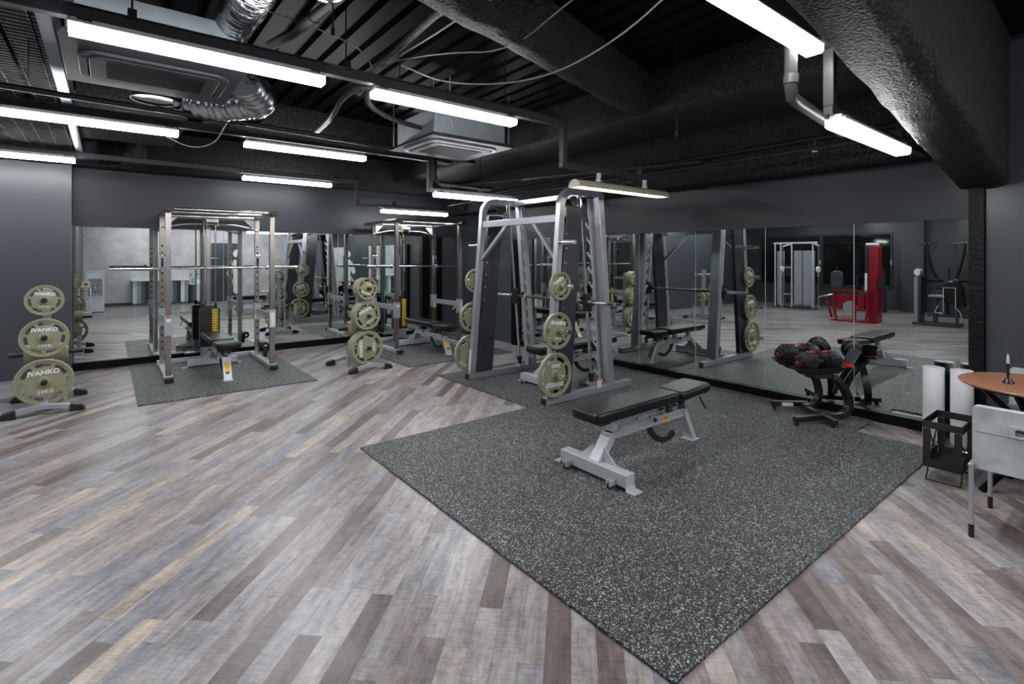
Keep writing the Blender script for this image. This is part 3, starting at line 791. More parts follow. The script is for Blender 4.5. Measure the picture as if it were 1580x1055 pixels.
def plate_rack(label, origin, rz, where, front, back, left, right, spins):
    t = thing('weight_plate_rack', label, 'weight rack', (origin[0], origin[1], 0), rz)
    MR = Matrix.Translation((origin[0], origin[1], 0)) @ Matrix.Rotation(rz, 4, 'Z')
    for y in (-0.36, 0.36):
        P = curve_pts([(-0.27, y, 0.030), (-0.15, y, 0.062), (0, y, 0.085), (0.15, y, 0.062), (0.27, y, 0.030)], 2)
        f = MB().tube(P, 0, square=(0.05, 0.05)).build('foot', 'silver', t, bevel=0.004)
        for s in (-1, 1):
            MB().prism([(s * 0.19, 0.0), (s * 0.30, 0.0), (s * 0.31, 0.02), (s * 0.285, 0.058), (s * 0.20, 0.078), (s * 0.19, 0.07)], -0.036, 0.036, 'xz', (0, y, 0)).build('rubber_shoe', 'rubber', f, bevel=0.01, seg=3)
    MB().beam((0, -0.34, 0.085), (0, 0.34, 0.085), 0.06, 0.06).build('spine', 'silver', t, bevel=0.004)
    MB().cyl((-0.10, 0.12, 0.0), (-0.10, 0.12, 0.26), 0.028, 18).cyl((0.12, 0.20, 0.0), (0.12, 0.20, 0.26), 0.028, 18).build('bar_holder', 'silver', t)
    MB().tube(curve_pts([(0, 0.02, 0.11), (0, 0.03, 0.45), (0, 0.0, 0.8), (0, 0.0, 1.20)], 2), 0, square=(0.06, 0.075), up=(0, 1, 0)).build('upright', 'silver', t, bevel=0.004)
    for z, key in ((0.295, '20'), (0.725, '15'), (1.09, '10')):
        k = {'20': 0, '15': 1, '10': 2}[key]
        for s, plist in ((-1, front), (1, back)):
            yo = 0.285
            m = MB().cyl((0, s * 0.03, z), (0, s * (yo + 0.02), z), 0.0235, 18).build('peg', 'steel_bright', t)
            MB().cyl((0, s * (yo + 0.02), z), (0, s * (yo + 0.055), z), 0.0245, 18).build('peg_cap', 'rubber', m, bevel=0.003)
            n = plist[k]
            if n:
                base = MR @ Vector((0, s * (yo - 0.01), z - 0.0))
                stack_plates(key, n, base, rz + (0 if s < 0 else PI), spins[k] if s < 0 else spins[k] + 1.3,
                             'on %s %s peg of %s' % ({'20': 'lowest', '15': 'middle', '10': 'top'}[key], 'front' if s < 0 else 'rear', where), 'khaki plates on the %s' % where)
    for s, n in ((-1, left), (1, right)):
        z = 0.54
        m = MB().cyl((s * 0.03, 0, z), (s * 0.23, 0, z), 0.022, 16).build('side_peg', 'steel_bright', t)
        MB().cyl((s * 0.16, 0, z), (s * 0.28, 0, z), 0.0235, 16).build('peg_cap', 'rubber', m, bevel=0.003)
        for i in range(n):
            mt = MR @ Matrix.Translation((s * (0.055 + i * 0.0245), 0, z)) @ Matrix.Rotation(s * PI / 2, 4, 'Z')
            plate('5' if n > 3 else '2', mt, 'small khaki plate on %s side peg of %s, %s from upright' % ('left' if s < 0 else 'right', where, ORD[i]), 'khaki plates on the %s' % where)
    return t
plate_rack('silver weight plate rack with rubber feet at the far left edge', (-0.485, 6.97), 0, 'left edge rack', (1, 1, 1), (0, 0, 0), 5, 5, (R_(-4), 0.0, R_(4)))
plate_rack('silver weight plate rack with rubber feet between the two power racks', (2.71, 6.83), R_(4), 'rack between power racks', (4, 4, 5), (0, 0, 0), 5, 0, (R_(-92), R_(-24), R_(200)))

# ------------------------------------------------------------------ adjustable benches
def pad_mesh(L, W, H, r=0.03):
    m = MB()
    m.prism(rrect(L, W, 0.05, 6), 0, H, 'xy')
    return m
def make_bench():
    t = thing('weight_bench', 'x', 'bench', group='adjustable black weight benches')
    # u: 0 at the T base, 1.15 at the sloping front foot
    b = MB().cbox((0, 0, 0.062), (0.085, 0.60, 0.082)).build('base_bar', 'silver2', t, bevel=0.003)
    for s in (-1, 1):
        MB().prism([(s * 0.296, 0.024), (s * 0.304, 0.020), (s * 0.304, 0.006), (s * 0.365, 0.006), (s * 0.365, 0.0), (s * 0.296, 0.0)], -0.045, 0.045, 'yz').build('foot_tab', 'silver2', b, bevel=0.001)
        w = MB().box(-0.105, -0.043, s * 0.20 - 0.016, s * 0.20 - 0.010, 0.018, 0.06).box(-0.105, -0.043, s * 0.20 + 0.010, s * 0.20 + 0.016, 0.018, 0.06).build('wheel_bracket', 'silver2', t, bevel=0.002)
        MB().lathe([(0.0, -0.009), (0.018, -0.009), (0.022, -0.006), (0.022, 0.006), (0.018, 0.009), (0.0, 0.009)], (-0.088, s * 0.20, 0.024), 'y', 20).build('wheel', 'rubber', t)
        MB().prism([(0.03, 0.104), (0.03, 0.20), (0.045, 0.20), (0.045, 0.104)], 0, 0, 'xz') if False else None
        MB().prism([(s * 0.045, 0.104), (s * 0.16, 0.104), (s * 0.045, 0.20)], 0.030, 0.036, 'yz').build('gusset', 'silver2', t)
    MB().prism([(-0.02, 0.104), (0.055, 0.104), (0.195, 0.27), (0.12, 0.27)], -0.045, 0.045, 'xz').build('rear_strut', 'silver2', t, bevel=0.003)
    MB().beam((0.10, 0, 0.245), (1.03, 0, 0.245), 0.07, 0.05).build('main_beam', 'silver2', t, bevel=0.003)
    MB().box(0.20, 0.98, -0.05, -0.044, 0.272, 0.292).box(0.20, 0.98, 0.044, 0.05, 0.272, 0.292).build('guide_rail', 'silver2', t)
    MB().prism([(0.985, 0.27), (1.035, 0.27), (1.175, 0.004), (1.125, 0.004)], -0.045, 0.045, 'xz').build('front_leg', 'silver2', t, bevel=0.003)
    MB().box(1.10, 1.20, -0.055, 0.055, 0.0, 0.006).build('front_foot_plate', 'silver2', t)
    MB().prism([(1.066, 0.213), (1.0665, 0.2135), (1.1245, 0.1035), (1.124, 0.103)], -0.028, 0.028, 'xz').build('warning_sticker', 'sticker_y', t)
    MB().prism([(1.1255, 0.1005), (1.126, 0.101), (1.141, 0.072), (1.1405, 0.0715)], -0.022, 0.022, 'xz').build('small_sticker', 'grey_blue', t)
    for s in (-1, 1):
        st = MB().box(0.72, 0.80, s * 0.0355 - 0.0006, s * 0.0355 + 0.0006, 0.228, 0.262).build('side_sticker', 'sticker_y', t)
        MB().box(0.75, 0.757, s * 0.0365 - 0.0006, s * 0.0365 + 0.0006, 0.246, 0.256).box(0.762, 0.769, s * 0.0365 - 0.0006, s * 0.0365 + 0.0006, 0.246, 0.256).build('sticker_print', 'black_print', st)
    MB().box(0.14, 0.20, -0.03, 0.03, 0.27, 0.39).build('rear_post', 'silver2', t, bevel=0.003)
    # curved adjustment sector
    def ring(cx, cz, r0, r1, a0, a1, n=18):
        return arc(cx, cz, r1, a0, a1, n) + arc(cx, cz, r0, a1, a0, n)
    MB().prism(ring(0.80, 0.29, 0.195, 0.24, 180, 302), -0.012, 0.012, 'xz').build('adjustment_sector', 'plastic', t, bevel=0.002)
    MB().box(0.50, 0.56, -0.025, 0.025, 0.272, 0.36).cyl((0.53, -0.045, 0.30), (0.53, -0.09, 0.30), 0.008).build('sector_bracket', 'silver2', t, bevel=0.002)
    MB().sphere((0.53, -0.105, 0.30), 0.016, 12).build('pull_knob', 'plastic', t)
    for u in (0.80, 0.97):
        for y0, y1 in ((-0.055, -0.02), (0.02, 0.055)):
            MB().prism([(u - 0.035, 0.293), (u + 0.035, 0.293), (u + 0.03, 0.31), (u + 0.02, 0.345), (u - 0.02, 0.345), (u - 0.03, 0.31)], y0, y1, 'xz').build('pivot_bearing', 'green', t, bevel=0.004)
        MB().cyl((u, -0.065, 0.322), (u, 0.065, 0.322), 0.012).build('pivot_pin', 'steel_bright', t)
    MB().box(-0.03, 0.80, -0.05, -0.02, 0.36, 0.3855).box(-0.03, 0.80, 0.02, 0.05, 0.36, 0.3855).box(-0.06, 0.04, -0.10, 0.10, 0.368, 0.3855).build('back_pad_carrier', 'plastic', t, bevel=0.002)
    MB().box(0.92, 1.18, -0.04, 0.04, 0.35, 0.378).build('seat_pad_carrier', 'plastic', t, bevel=0.002)
    MB().cyl((1.12, -0.10, 0.37), (1.17, -0.13, 0.27), 0.007).build('seat_lever', 'plastic', t)
    bp = pad_mesh(0.93, 0.275, 0.076).build('back_pad', 'leather', t, loc=(0.35, 0, 0.386), bevel=0.024, seg=5)
    MB().box(-0.0015, 0.0015, -0.128, 0.128, 0.0752, 0.0766).build('seam', 'plastic', bp)
    pad_mesh(0.40, 0.27, 0.070).build('seat_pad', 'leather', t, loc=(1.06, 0, 0.388), rot=(0, R_(-3), 0), bevel=0.024, seg=5)
    return t
bench = make_bench()
bench.location = (2.62, 2.385, 0.012); bench['label'] = 'silver framed black bench standing alone in the foreground of the large mat'
copy_tree(bench, loc=(1.145, 8.17, 0.012), rot=(0, 0, -PI / 2), label='adjustable black bench inside the left power rack')
copy_tree(bench, loc=(4.13, 7.93, 0.012), rot=(0, 0, -PI / 2), label='adjustable black bench inside the right power rack')
copy_tree(bench, loc=(3.95, 4.47, 0.012), rot=(0, 0, 0), label='adjustable black bench inside the smith machine')

# ------------------------------------------------------------------ power racks
def perf_post(h, w, face, z0=0.06, zt=None):
    """square tube with a column of square holes on the face looking along +Y or -Y"""
    m = MB(); t = 0.003
    holes = [[(-0.010, z), (0.010, z), (0.010, z + 0.026), (-0.010, z + 0.026)] for z in [0.26 + 0.092 * i for i in range(16)]]
    yf = face * w / 2
    m.flat([[(-w / 2, z0), (w / 2, z0), (w / 2, h), (-w / 2, h)]] + holes, yf - t * (face > 0), yf + t * (face < 0))
    m.box(-w / 2, -w / 2 + t, -w / 2 + t, w / 2 - t, z0, h).box(w / 2 - t, w / 2, -w / 2 + t, w / 2 - t, z0, h)
    m.box(-w / 2, w / 2, -yf / abs(yf) * w / 2 - t / 2, -yf / abs(yf) * w / 2 + t / 2, z0, h)
    return m
def make_power_rack():
    t = thing('power_rack', 'x', 'power rack', group='power racks with lat pulldown')
    X = 0.583; YR = 0.89
    for s in (-1, 1):
        f = MB().beam((s * X, -0.09, 0.030), (s * X, 1.27, 0.030), 0.075, 0.058).build('base_rail', 'silver2', t, bevel=0.005)
        MB().box(s * X - 0.045, s * X + 0.045, -0.15, -0.075, 0.0, 0.062).build('rubber_end', 'rubber', f, bevel=0.012, seg=3)
        p = perf_post(2.05, 0.058, 1).build('front_post', 'nickel', t, loc=(s * X, 0, 0))
        MB().box(-0.022, 0.022, 0.010, 0.020, 0.2, 1.8).build('post_core', 'rubber', p)  # dark strip standing in for the shade inside the hollow post
        MB().box(-0.05, 0.05, -0.045, 0.045, 0.06, 0.066).build('post_foot_plate', 'silver2', p)
        p = perf_post(2.05, 0.058, -1).build('rear_post', 'nickel', t, loc=(s * X, YR, 0))
        MB().box(-0.022, 0.022, -0.020, -0.010, 0.2, 1.8).build('post_core', 'rubber', p)  # same dark strip, makes the holes read as shaded
        MB().box(-0.05, 0.05, -0.045, 0.045, 0.06, 0.066).build('post_foot_plate', 'silver2', p)
        # top side member, flat oval with black end
        ov = [(s * X + px, pz + 2.078) for px, pz in rrect(0.082, 0.05, 0.022, 4)]
        r = MB().prism(ov, -0.06, YR + 0.33, 'xz').build('top_side_rail', 'nickel', t, bevel=0.002)
        ov2 = [(s * X + px, pz + 2.078) for px, pz in rrect(0.100, 0.064, 0.030, 5)]
        MB().prism(ov2, -0.150, -0.061, 'xz').build('rail_cap', 'rubber', r, bevel=0.006, seg=3)
        # gusset plates under the rear cross tube
        MB().prism([(s * (X - 0.034), 2.045), (s * (X - 0.17), 2.045), (s * (X - 0.034), 1.90)], YR - 0.004, YR + 0.004, 'xz').build('gusset', 'silver2', t)
        # safety arm sleeves and arm
        for y, z0, z1 in ((0, 0.55, 0.79), (YR, 0.58, 0.82)):
            sl = MB().box(s * X - 0.042, s * X + 0.042, y - 0.042, y - 0.0325, z0, z1).box(s * X - 0.042, s * X + 0.042, y + 0.0325, y + 0.042, z0, z1) \
                .box(s * X - 0.042, s * X - 0.0325, y - 0.032, y + 0.032, z0, z1).box(s * X + 0.0325, s * X + 0.042, y - 0.032, y + 0.032, z0, z1).build('sleeve', 'silver', t, bevel=0.002)
            if y == 0:
                if s > 0:
                    st = MB().box(s * X - 0.026, s * X + 0.026, -0.0435, -0.0425, 0.57, 0.77).build('instruction_sticker', 'sticker_w', sl)
                    MB().box(s * X - 0.026, s * X + 0.026, -0.0445, -0.0437, 0.758, 0.772).build('sticker_header', 'orange', st)
                else:
                    st = MB().box(s * X - 0.022, s * X + 0.026, -0.0435, -0.0425, 0.72, 0.775).build('warning_sticker', 'sticker_w', sl)
                    MB().box(s * X - 0.022, s * X + 0.026, -0.0445, -0.0437, 0.762, 0.776).build('sticker_header', 'red_pl', st)
        MB().box(s * (X + 0.0) - 0.012, s * X + 0.012, 0.044, YR - 0.044, 0.665, 0.745).build('safety_arm', 'silver', t, bevel=0.003)
        for y in (0.09, YR - 0.09):
            r = MB().lathe([(0.022 + 0.004 * math.cos(a), 0.004 * math.sin(a)) for a in [k * PI / 4 for k in range(8)]], (s * X, y, 0.772), 'x', 20, closed=True).build('pin_ring', 'steel_bright', t)
            MB().beam((s * X - s * 0.03, y, 0.66), (s * X - s * 0.05, y + (0.05 if y < 0.4 else -0.05), 0.60), 0.02, 0.02).build('grip', 'yellow', t, bevel=0.004)
        # J hooks on the rear post
        j = MB().box(s * X - 0.04, s * X + 0.04, YR - 0.044, YR - 0.033, 1.30, 1.54).build('j_hook', 'silver', t, bevel=0.002)
        MB().box(s * X - 0.014, s * X + 0.014, YR - 0.075, YR - 0.045, 1.37, 1.49).build('bumper', 'rubber', j, bevel=0.003)
        MB().tube([(s * X, YR - 0.04, 1.325), (s * X, YR - 0.115, 1.325), (s * X, YR - 0.125, 1.37)], 0, square=(0.03, 0.016)).build('hook_lip', 'silver', j, bevel=0.002)
        MB().cyl((s * X - 0.03, YR - 0.06, 1.525), (s * X + 0.03, YR - 0.06, 1.525), 0.012).cyl((s * X, YR - 0.043, 1.525), (s * X, YR - 0.075, 1.525), 0.014).build('hook_pin', 'steel_bright', j)
    MB().beam((-X + 0.038, 1.245, 0.030), (X - 0.038, 1.245, 0.030), 0.058, 0.058).build('rear_base_bar', 'silver2', t, bevel=0.004)
    # top tubes
    MB().cyl((-X + 0.042, 0.02, 2.092), (X - 0.042, 0.02, 2.092), 0.018, 18).build('pull_up_bar', 'chrome', t)
    MB().cyl((-X + 0.042, 0.42, 2.085), (X - 0.042, 0.42, 2.085), 0.018, 18).build('pull_up_bar', 'chrome', t)
    MB().cyl((-X + 0.042, YR, 2.068), (X - 0.042, YR, 2.068), 0.022, 18).build('rear_top_tube', 'chrome', t)
    MB().beam((-X + 0.042, 1.19, 2.085), (X - 0.042, 1.19, 2.085), 0.05, 0.05).build('rear_top_bar', 'nickel', t, bevel=0.003)
    # lat pulldown column
    MB().beam((0.0, 1.21, 0.06), (0.0, 1.21, 2.058), 0.06, 0.06, up=(0, 1, 0)).build('rear_column', 'nickel', t, bevel=0.003)
    hd = MB().box(-0.06, 0.06, YR + 0.03, 1.17, 2.00, 2.055).build('pulley_bracket', 'silver', t, bevel=0.004)
    MB().lathe([(0.0, -0.012), (0.05, -0.012), (0.042, 0), (0.05, 0.012), (0.0, 0.012)], (0.0, 1.0, 1.97), 'x', 24).build('pulley_wheel', 'plastic', t)
    for s in (-1, 1):
        MB().cyl((s * 0.075, 1.10, 0.10), (s * 0.075, 1.10, 2.03), 0.010, 12).build('guide_rod', 'steel_bright', t)
    MB().cyl((0.0, 1.06, 0.74), (0.0, 1.06, 1.95), 0.003, 8).build('pulley_cable', 'black_print', t)
    # weight stack: countable slabs
    for i in range(14):
        MB().box(-0.125, 0.125, 1.045, 1.165, 0.22 + i * 0.0385, 0.22 + i * 0.0385 + 0.036).build('stack_slab', 'stack', t, bevel=0.002)
    MB().box(-0.06, 0.06, 1.07, 1.14, 0.765, 0.80).cyl((-0.075, 1.10, 0.765), (-0.075, 1.10, 0.83), 0.02).cyl((0.075, 1.10, 0.765), (0.075, 1.10, 0.83), 0.02).build('stack_head', 'plastic', t, bevel=0.003)
    MB().box(-0.11, 0.11, 1.05, 1.15, 0.06, 0.215).build('stack_base', 'silver', t, bevel=0.003)
    st = MB().box(0.028, 0.098, 1.0425, 1.0435, 0.26, 0.745).build('number_strip', 'yellow', t)
    m = MB()
    for i in range(13): m.box(0.036, 0.060, 1.0415, 1.0422, 0.275 + i * 0.036, 0.292 + i * 0.036).box(0.068, 0.092, 1.0415, 1.0422, 0.275 + i * 0.036, 0.292 + i * 0.036)
    m.build('number_marks', 'black_print', st, smooth=0)
    MB().cyl((0.03, 1.042, 0.56), (0.03, 1.00, 0.56), 0.012).build('selector_pin', 'orange', t)
    # lat bar with clips
    P = curve_pts([(-0.60, 0.86, 1.90), (-0.34, 0.86, 1.955), (-0.25, 0.86, 1.965), (0.25, 0.86, 1.965), (0.34, 0.86, 1.955), (0.60, 0.86, 1.89)], 2)
    MB().tube(P, 0.0125, 12).build('lat_bar', 'chrome', t)
    for s in (-1, 1):
        MB().lathe([(0.024 + 0.007 * math.cos(a), 0.007 * math.sin(a)) for a in [k * PI / 4 for k in range(8)]], (s * 0.065, 0.86, 1.965), 'x', 18, closed=True).build('bar_clip', 'yellow', t)
    MB().box(-0.075, 0.075, 0.82, 0.92, 1.99, 2.035).build('bar_rest', 'silver', t, bevel=0.004)
    # low row pegs and roller pad
    MB().cyl((-0.30, 1.15, 0.14), (-0.12, 1.15, 0.14), 0.016).build('foot_peg', 'steel_bright', t)
    MB().cyl((-0.30, 1.15, 0.14), (-0.16, 1.15, 0.14), 0.024).build('foot_peg_grip', 'chrome', t)
    return t
def roller(t):
    MB().cyl((0.66, 0.72, 0.20), (0.66, 0.98, 0.20), 0.055, 24).build('roller_pad', 'rubber', t, bevel=0.012, seg=3)
    MB().cyl((0.66, 0.70, 0.20), (0.66, 1.0, 0.20), 0.018).build('roller_axle', 'steel_bright', t)
    MB().box(0.63, 0.69, 0.70, 0.718, 0.04, 0.20).build('roller_arm', 'plastic', t, bevel=0.003)
rack = make_power_rack()
rack.location = (1.152, 7.415, 0.012); rack['label'] = 'left power rack of brushed steel posts with pulldown weight stack, standing before the back mirror'
copy_tree(rack, loc=(4.135, 7.40, 0.012), label='right power rack of brushed steel posts, between the plate rack and the smith machine')
roller(rack)

def barbell(label, x0, x1, y, z):
    t = thing('barbell', label, 'barbell', ((x0 + x1) / 2, y, z), group='barbells resting in the power racks')
    L = x1 - x0; h = L / 2
    MB().cyl((-h + 0.44, 0, 0), (h - 0.44, 0, 0), 0.014, 16).build('shaft', 'chrome', t)
    for s in (-1, 1):
        MB().cyl((s * (h - 0.43), 0, 0), (s * h, 0, 0), 0.025, 20).build('sleeve', 'steel_bright', t, bevel=0.002)
        MB().cyl((s * (h - 0.45), 0, 0), (s * (h - 0.42), 0, 0), 0.037, 20).build('collar', 'chrome', t, bevel=0.002)
    return t
barbell('long steel barbell across the hooks of the left power rack', 0.01, 2.29, 8.222, 1.362)
barbell('steel barbell across the hooks of the right power rack', 3.40, 5.14, 8.207, 1.357)

# ------------------------------------------------------------------ smith machine (world coordinates minus root)
SX, SY = 4.0, 4.54
def make_smith():
    t = thing('smith_machine', 'tall silver smith machine with dark side boards and guided barbell in the room centre', 'smith machine', (SX, SY, 0.012))
    yn, yf = -0.70, 0.70
    def X(x): return x - SX
    for y in (yn, yf):
        r = MB().beam((X(3.455), y, 0.036), (X(4.80), y, 0.036), 0.075, 0.07).build('base_rail', 'silver', t, bevel=0.003)
        MB().box(X(3.447), X(3.4545), y - 0.036, y + 0.036, 0.002, 0.07).build('rail_end_plug', 'rubber', r)
        # bent frame tube: front upright, rounded shoulder, flat top
        cx, cz = 3.86, 2.035
        pts = [(X(3.52), y, 0.072), (X(3.685), y, 1.98)]
        a = [(X(3.86 + 0.172 * math.cos(R_(k))), y, 2.03 + 0.172 * math.sin(R_(k))) for k in range(172, 85, -12)]
        pts += a + [(X(4.02), y, 2.203), (X(4.29), y, 2.203)]
        MB().tube(pts, 0, square=(0.075, 0.062), up=(0, 1, 0)).build('bent_upright', 'silver', t, bevel=0.003)
        # rear leg
        MB().prism([(X(4.235), 2.17), (X(4.315), 2.17), (X(4.50), 0.072), (X(4.41), 0.072)], y - 0.036, y + 0.036, 'xz').build('rear_leg', 'silver', t, bevel=0.003)
        MB().prism([(X(4.22), 2.2), (X(4.31), 2.2), (X(4.32), 2.13), (X(4.225), 2.13)], y - 0.042, y - 0.0365, 'xz').build('corner_plate', 'silver', t)
        # dark board enclosing the counterweight
        MB().prism([(X(3.565), 0.075), (X(3.815), 0.075), (X(3.985), 2.03), (X(3.765), 2.03)], y - 0.028, y + 0.028, 'xz').build('side_board', 'board', t, bevel=0.004)
        # guide rod with sleeve and buffer
        MB().cyl((X(4.235), y * 0.90, 0.10), (X(4.04), y * 0.90, 2.18), 0.0155, 16).build('guide_rod', 'steel_bright', t)
        MB().cyl((X(4.05), y * 0.90, 2.06), (X(4.04), y * 0.90, 2.17), 0.028, 18).build('rod_sleeve', 'steel_bright', t)
        MB().box(X(4.19), X(4.28), y * 0.90 - 0.05, y * 0.90 + 0.05, 0.07, 0.11).build('rod_foot', 'silver', t, bevel=0.004)
        MB().cyl((X(4.226), y * 0.90, 0.16), (X(4.222), y * 0.90, 0.21), 0.034, 18).cyl((X(4.23), y * 0.90, 0.11), (X(4.228), y * 0.90, 0.155), 0.026, 18).build('rubber_buffer', 'rubber', t, bevel=0.004)
        # pulley at the shoulder
        MB().lathe([(0.0, -0.012), (0.055, -0.012), (0.045, 0), (0.055, 0.012), (0.0, 0.012)], (X(3.93), y * 0.93, 2.10), 'y', 24).build('pulley_wheel', 'machine_dark', t)
        MB().cyl((X(3.90), y * 0.93, 2.05), (X(3.80), y * 0.93, 1.2), 0.003, 6).build('cable', 'black_print', t)
        # notched hook strip beside the rear leg
        yh = y * 0.84
        T = lambda u, z: (X(4.262 + (2.17 - z) * (4.455 - 4.262) / 2.10) + u, z)
        L = []
        z = 0.14
        L.append(T(-0.055, 0.09))
        while z < 1.96:
            L += [T(-0.055, z), T(-0.082, z + 0.02), T(-0.105, z + 0.055), T(-0.108, z + 0.085), T(-0.095, z + 0.088), T(-0.088, z + 0.060), T(-0.068, z + 0.045), T(-0.048, z + 0.06), T(-0.046, z + 0.10), T(-0.055, z + 0.15)]
            z += 0.166
        L += [T(-0.055, 2.16), T(0.0, 2.16), T(0.0, 0.09)]
        MB().flat([L], yh - 0.004, yh + 0.004).build('hook_strip', 'silver2', t, smooth=0)
        s_ = -1 if y < 0 else 1
        MB().prism([T(0.0, 2.16), T(0.03, 2.16), T(0.03, 0.09), T(0.0, 0.09)], min(yh, y - s_ * 0.037), max(yh, y - s_ * 0.037), 'xz').build('hook_strip_web', 'silver', t, bevel=0.002)
        # plate horns on the outer side
        for z, xx in ((1.65, 3.655), (1.205, 3.618), (0.752, 3.580), (0.306, 3.54)):
            MB().cyl((X(xx), y + s_ * 0.04, z), (X(xx), y + s_ * 0.24, z), 0.0235, 18).cyl((X(xx), y + s_ * 0.038, z), (X(xx), y + s_ * 0.05, z), 0.034, 18).build('plate_horn', 'steel_bright', t)
        bo = MB()
        for i in range(11):
            z = 0.35 + i * 0.155; xx = 3.60 + (z - 0.07) * 0.0863
            bo.cyl((X(xx), y - 0.036, z), (X(xx), y - 0.046, z), 0.010, 10)
        bo.build('side_bolts', 'steel_bright', t)
        # instruction sticker
    fr = MB().prism([(X(3.515), 0.10), (X(3.5155), 0.10), (X(3.5375), 0.36), (X(3.537), 0.36)], 0.70 - 0.024, 0.70 + 0.024, 'xz', (-0.0352, 0, 0)).build('instruction_sticker', 'sticker_w', t)
    MB().cbox((X(4.235), -0.70 - 0.045, 0.115), (0.07, 0.004, 0.10)).build('sticker_tag', 'sticker_w', t)
    MB().cbox((X(4.235), -0.70 - 0.048, 0.153), (0.07, 0.002, 0.022)).build('sticker_tag_header', 'orange', t)
    # cross members
    MB().beam((X(4.18), yn + 0.037, 2.20), (X(4.18), yf - 0.037, 2.20), 0.06, 0.06).build('top_cross_tube', 'silver2', t, bevel=0.003)
    MB().beam((X(3.685), yn + 0.037, 1.905), (X(3.685), yf - 0.037, 1.905), 0.055, 0.075).build('front_cross_beam', 'silver', t, bevel=0.003)
    MB().beam((X(3.652), yf - 0.03, 1.47), (X(3.685), yf - 0.50, 1.875), 0.04, 0.04).build('diagonal_brace', 'silver', t, bevel=0.003)
    MB().beam((X(3.652), yn + 0.03, 1.47), (X(3.685), yn + 0.42, 1.875), 0.04, 0.04).build('diagonal_brace', 'silver', t, bevel=0.003)
    # guided bar
    zb = 1.0; xb = X(4.158)
    MB().cyl((xb, yn * 0.90 + 0.03, zb), (xb, yf * 0.90 - 0.03, zb), 0.0165, 18).build('bar_shaft', 'shaft', t)
    for s in (-1, 1):
        yy = s * 0.70 * 0.90
        MB().box(xb - 0.035, xb + 0.035, yy - 0.032, yy + 0.032, zb - 0.10, zb + 0.10).build('bar_carriage', 'plastic', t, bevel=0.006)
        MB().cyl((xb, yy + s * 0.032, zb), (xb, yy + s * 0.10, zb), 0.036, 20).build('bar_collar', 'shaft', t, bevel=0.003)
        MB().cyl((xb, yy + s * 0.10, zb), (xb, s * 1.03, zb), 0.0245, 20).build('bar_sleeve', 'steel_bright', t, bevel=0.002)
        MB().beam((xb, yy - s * 0.08, zb), (xb + 0.07, yy - s * 0.08, zb + 0.045), 0.02, 0.035).cyl((xb, yy - s * 0.06, zb), (xb, yy - s * 0.10, zb), 0.028, 16).build('safety_hook', 'plastic', t, bevel=0.003)
    MB().cyl((xb, 0.42, zb), (xb, 0.44, zb), 0.02, 16).build('hook_mark', 'yellow', t)
    # foot pedal at the near side
    MB().cyl((X(4.22), -0.54, 0.06), (X(4.22), -0.54, 0.085), 0.075, 28).build('swivel_plate', 'plastic', t, bevel=0.004)
    MB().cyl((X(4.26), -0.56, 0.075), (X(4.42), -0.60, 0.085), 0.010, 10).build('swivel_arm', 'plastic', t)
    MB().sphere((X(4.43), -0.602, 0.085), 0.018, 12).build('arm_tip', 'white', t)
    return t
smith = make_smith()
for s, yy, side in ((-1, SY - 0.70 - 0.053, 'near'), (1, SY + 0.70 + 0.053, 'far')):
    for key, xx, z, nm in (('10', 3.618, 1.203, 'upper'), ('15', 3.580, 0.75, 'middle'), ('20', 3.54, 0.306, 'lowest')):
        rz = 0 if s < 0 else PI
        spin = {'10': -0.5, '15': 0.1, '20': PI + 0.05}[key] if s < 0 else {'10': 1.2, '15': 0.3, '20': 1.57}[key]
        base = (xx, yy + s * THK[key], z + 0.012)
        stack_plates(key, 1, base, rz, spin, 'on the %s %s horn of the smith machine' % (nm, side), 'khaki plates on the smith machine horns')

# ------------------------------------------------------------------ adjustable dumbbells and their stand
ST = R_(-25)
SO = Vector((5.16, 2.0, 0.012))
t = thing('dumbbell_stand', 'black dumbbell stand with curved legs and a tablet holder in front of the right mirror', 'dumbbell stand', SO)
def L_(x, y, z): return (x - SO.x, y - SO.y, z)
for a, b in (((5.15, 2.36, 0.055), (5.40, 2.12, 0.055)), ((4.78, 1.99, 0.055), (5.22, 1.80, 0.055)), ((5.30, 2.13, 0.050), (4.98, 1.73, 0.050))):
    MB().beam(L_(*a), L_(*b), 0.05, 0.045).build('foot_bar', 'plastic', t, bevel=0.004)
for x, y in ((5.17, 2.34), (4.80, 1.98), (5.0, 1.76)):
    MB().cyl(L_(x, y, 0.0), L_(x, y, 0.03), 0.02, 14).build('levelling_foot', 'rubber', t)
MB().beam(L_(5.20, 2.285, 0.055), L_(5.27, 2.215, 0.055), 0.0515, 0.03).build('caution_sticker', 'sticker_w', t)
def bez(P, n=16):
    P = [Vector(p) for p in P]; out = []
    for i in range(n + 1):
        q = list(P); k = i / n
        while len(q) > 1: q = [a.lerp(b, k) for a, b in zip(q, q[1:])]
        out.append(q[0])
    return out
MB().tube(bez([L_(5.24, 2.10, 0.06), L_(5.49, 1.99, 0.03), L_(5.42, 2.03, 0.30), L_(5.34, 2.08, 0.41)], 18), 0, square=(0.058, 0.052)).build('curved_leg', 'plastic', t, bevel=0.005)
MB().tube(bez([L_(5.10, 1.84, 0.06), L_(5.42, 1.68, 0.00), L_(5.32, 1.74, 0.30), L_(5.20, 1.83, 0.40)], 18), 0, square=(0.062, 0.056)).build('curved_leg', 'plastic', t, bevel=0.005)
MB().tube(bez([L_(5.42, 1.90, 0.20), L_(5.45, 1.86, 0.35), L_(5.38, 1.76, 0.46), L_(5.33, 1.74, 0.50)], 12), 0, square=(0.045, 0.04)).build('tablet_arm', 'plastic', t, bevel=0.004)
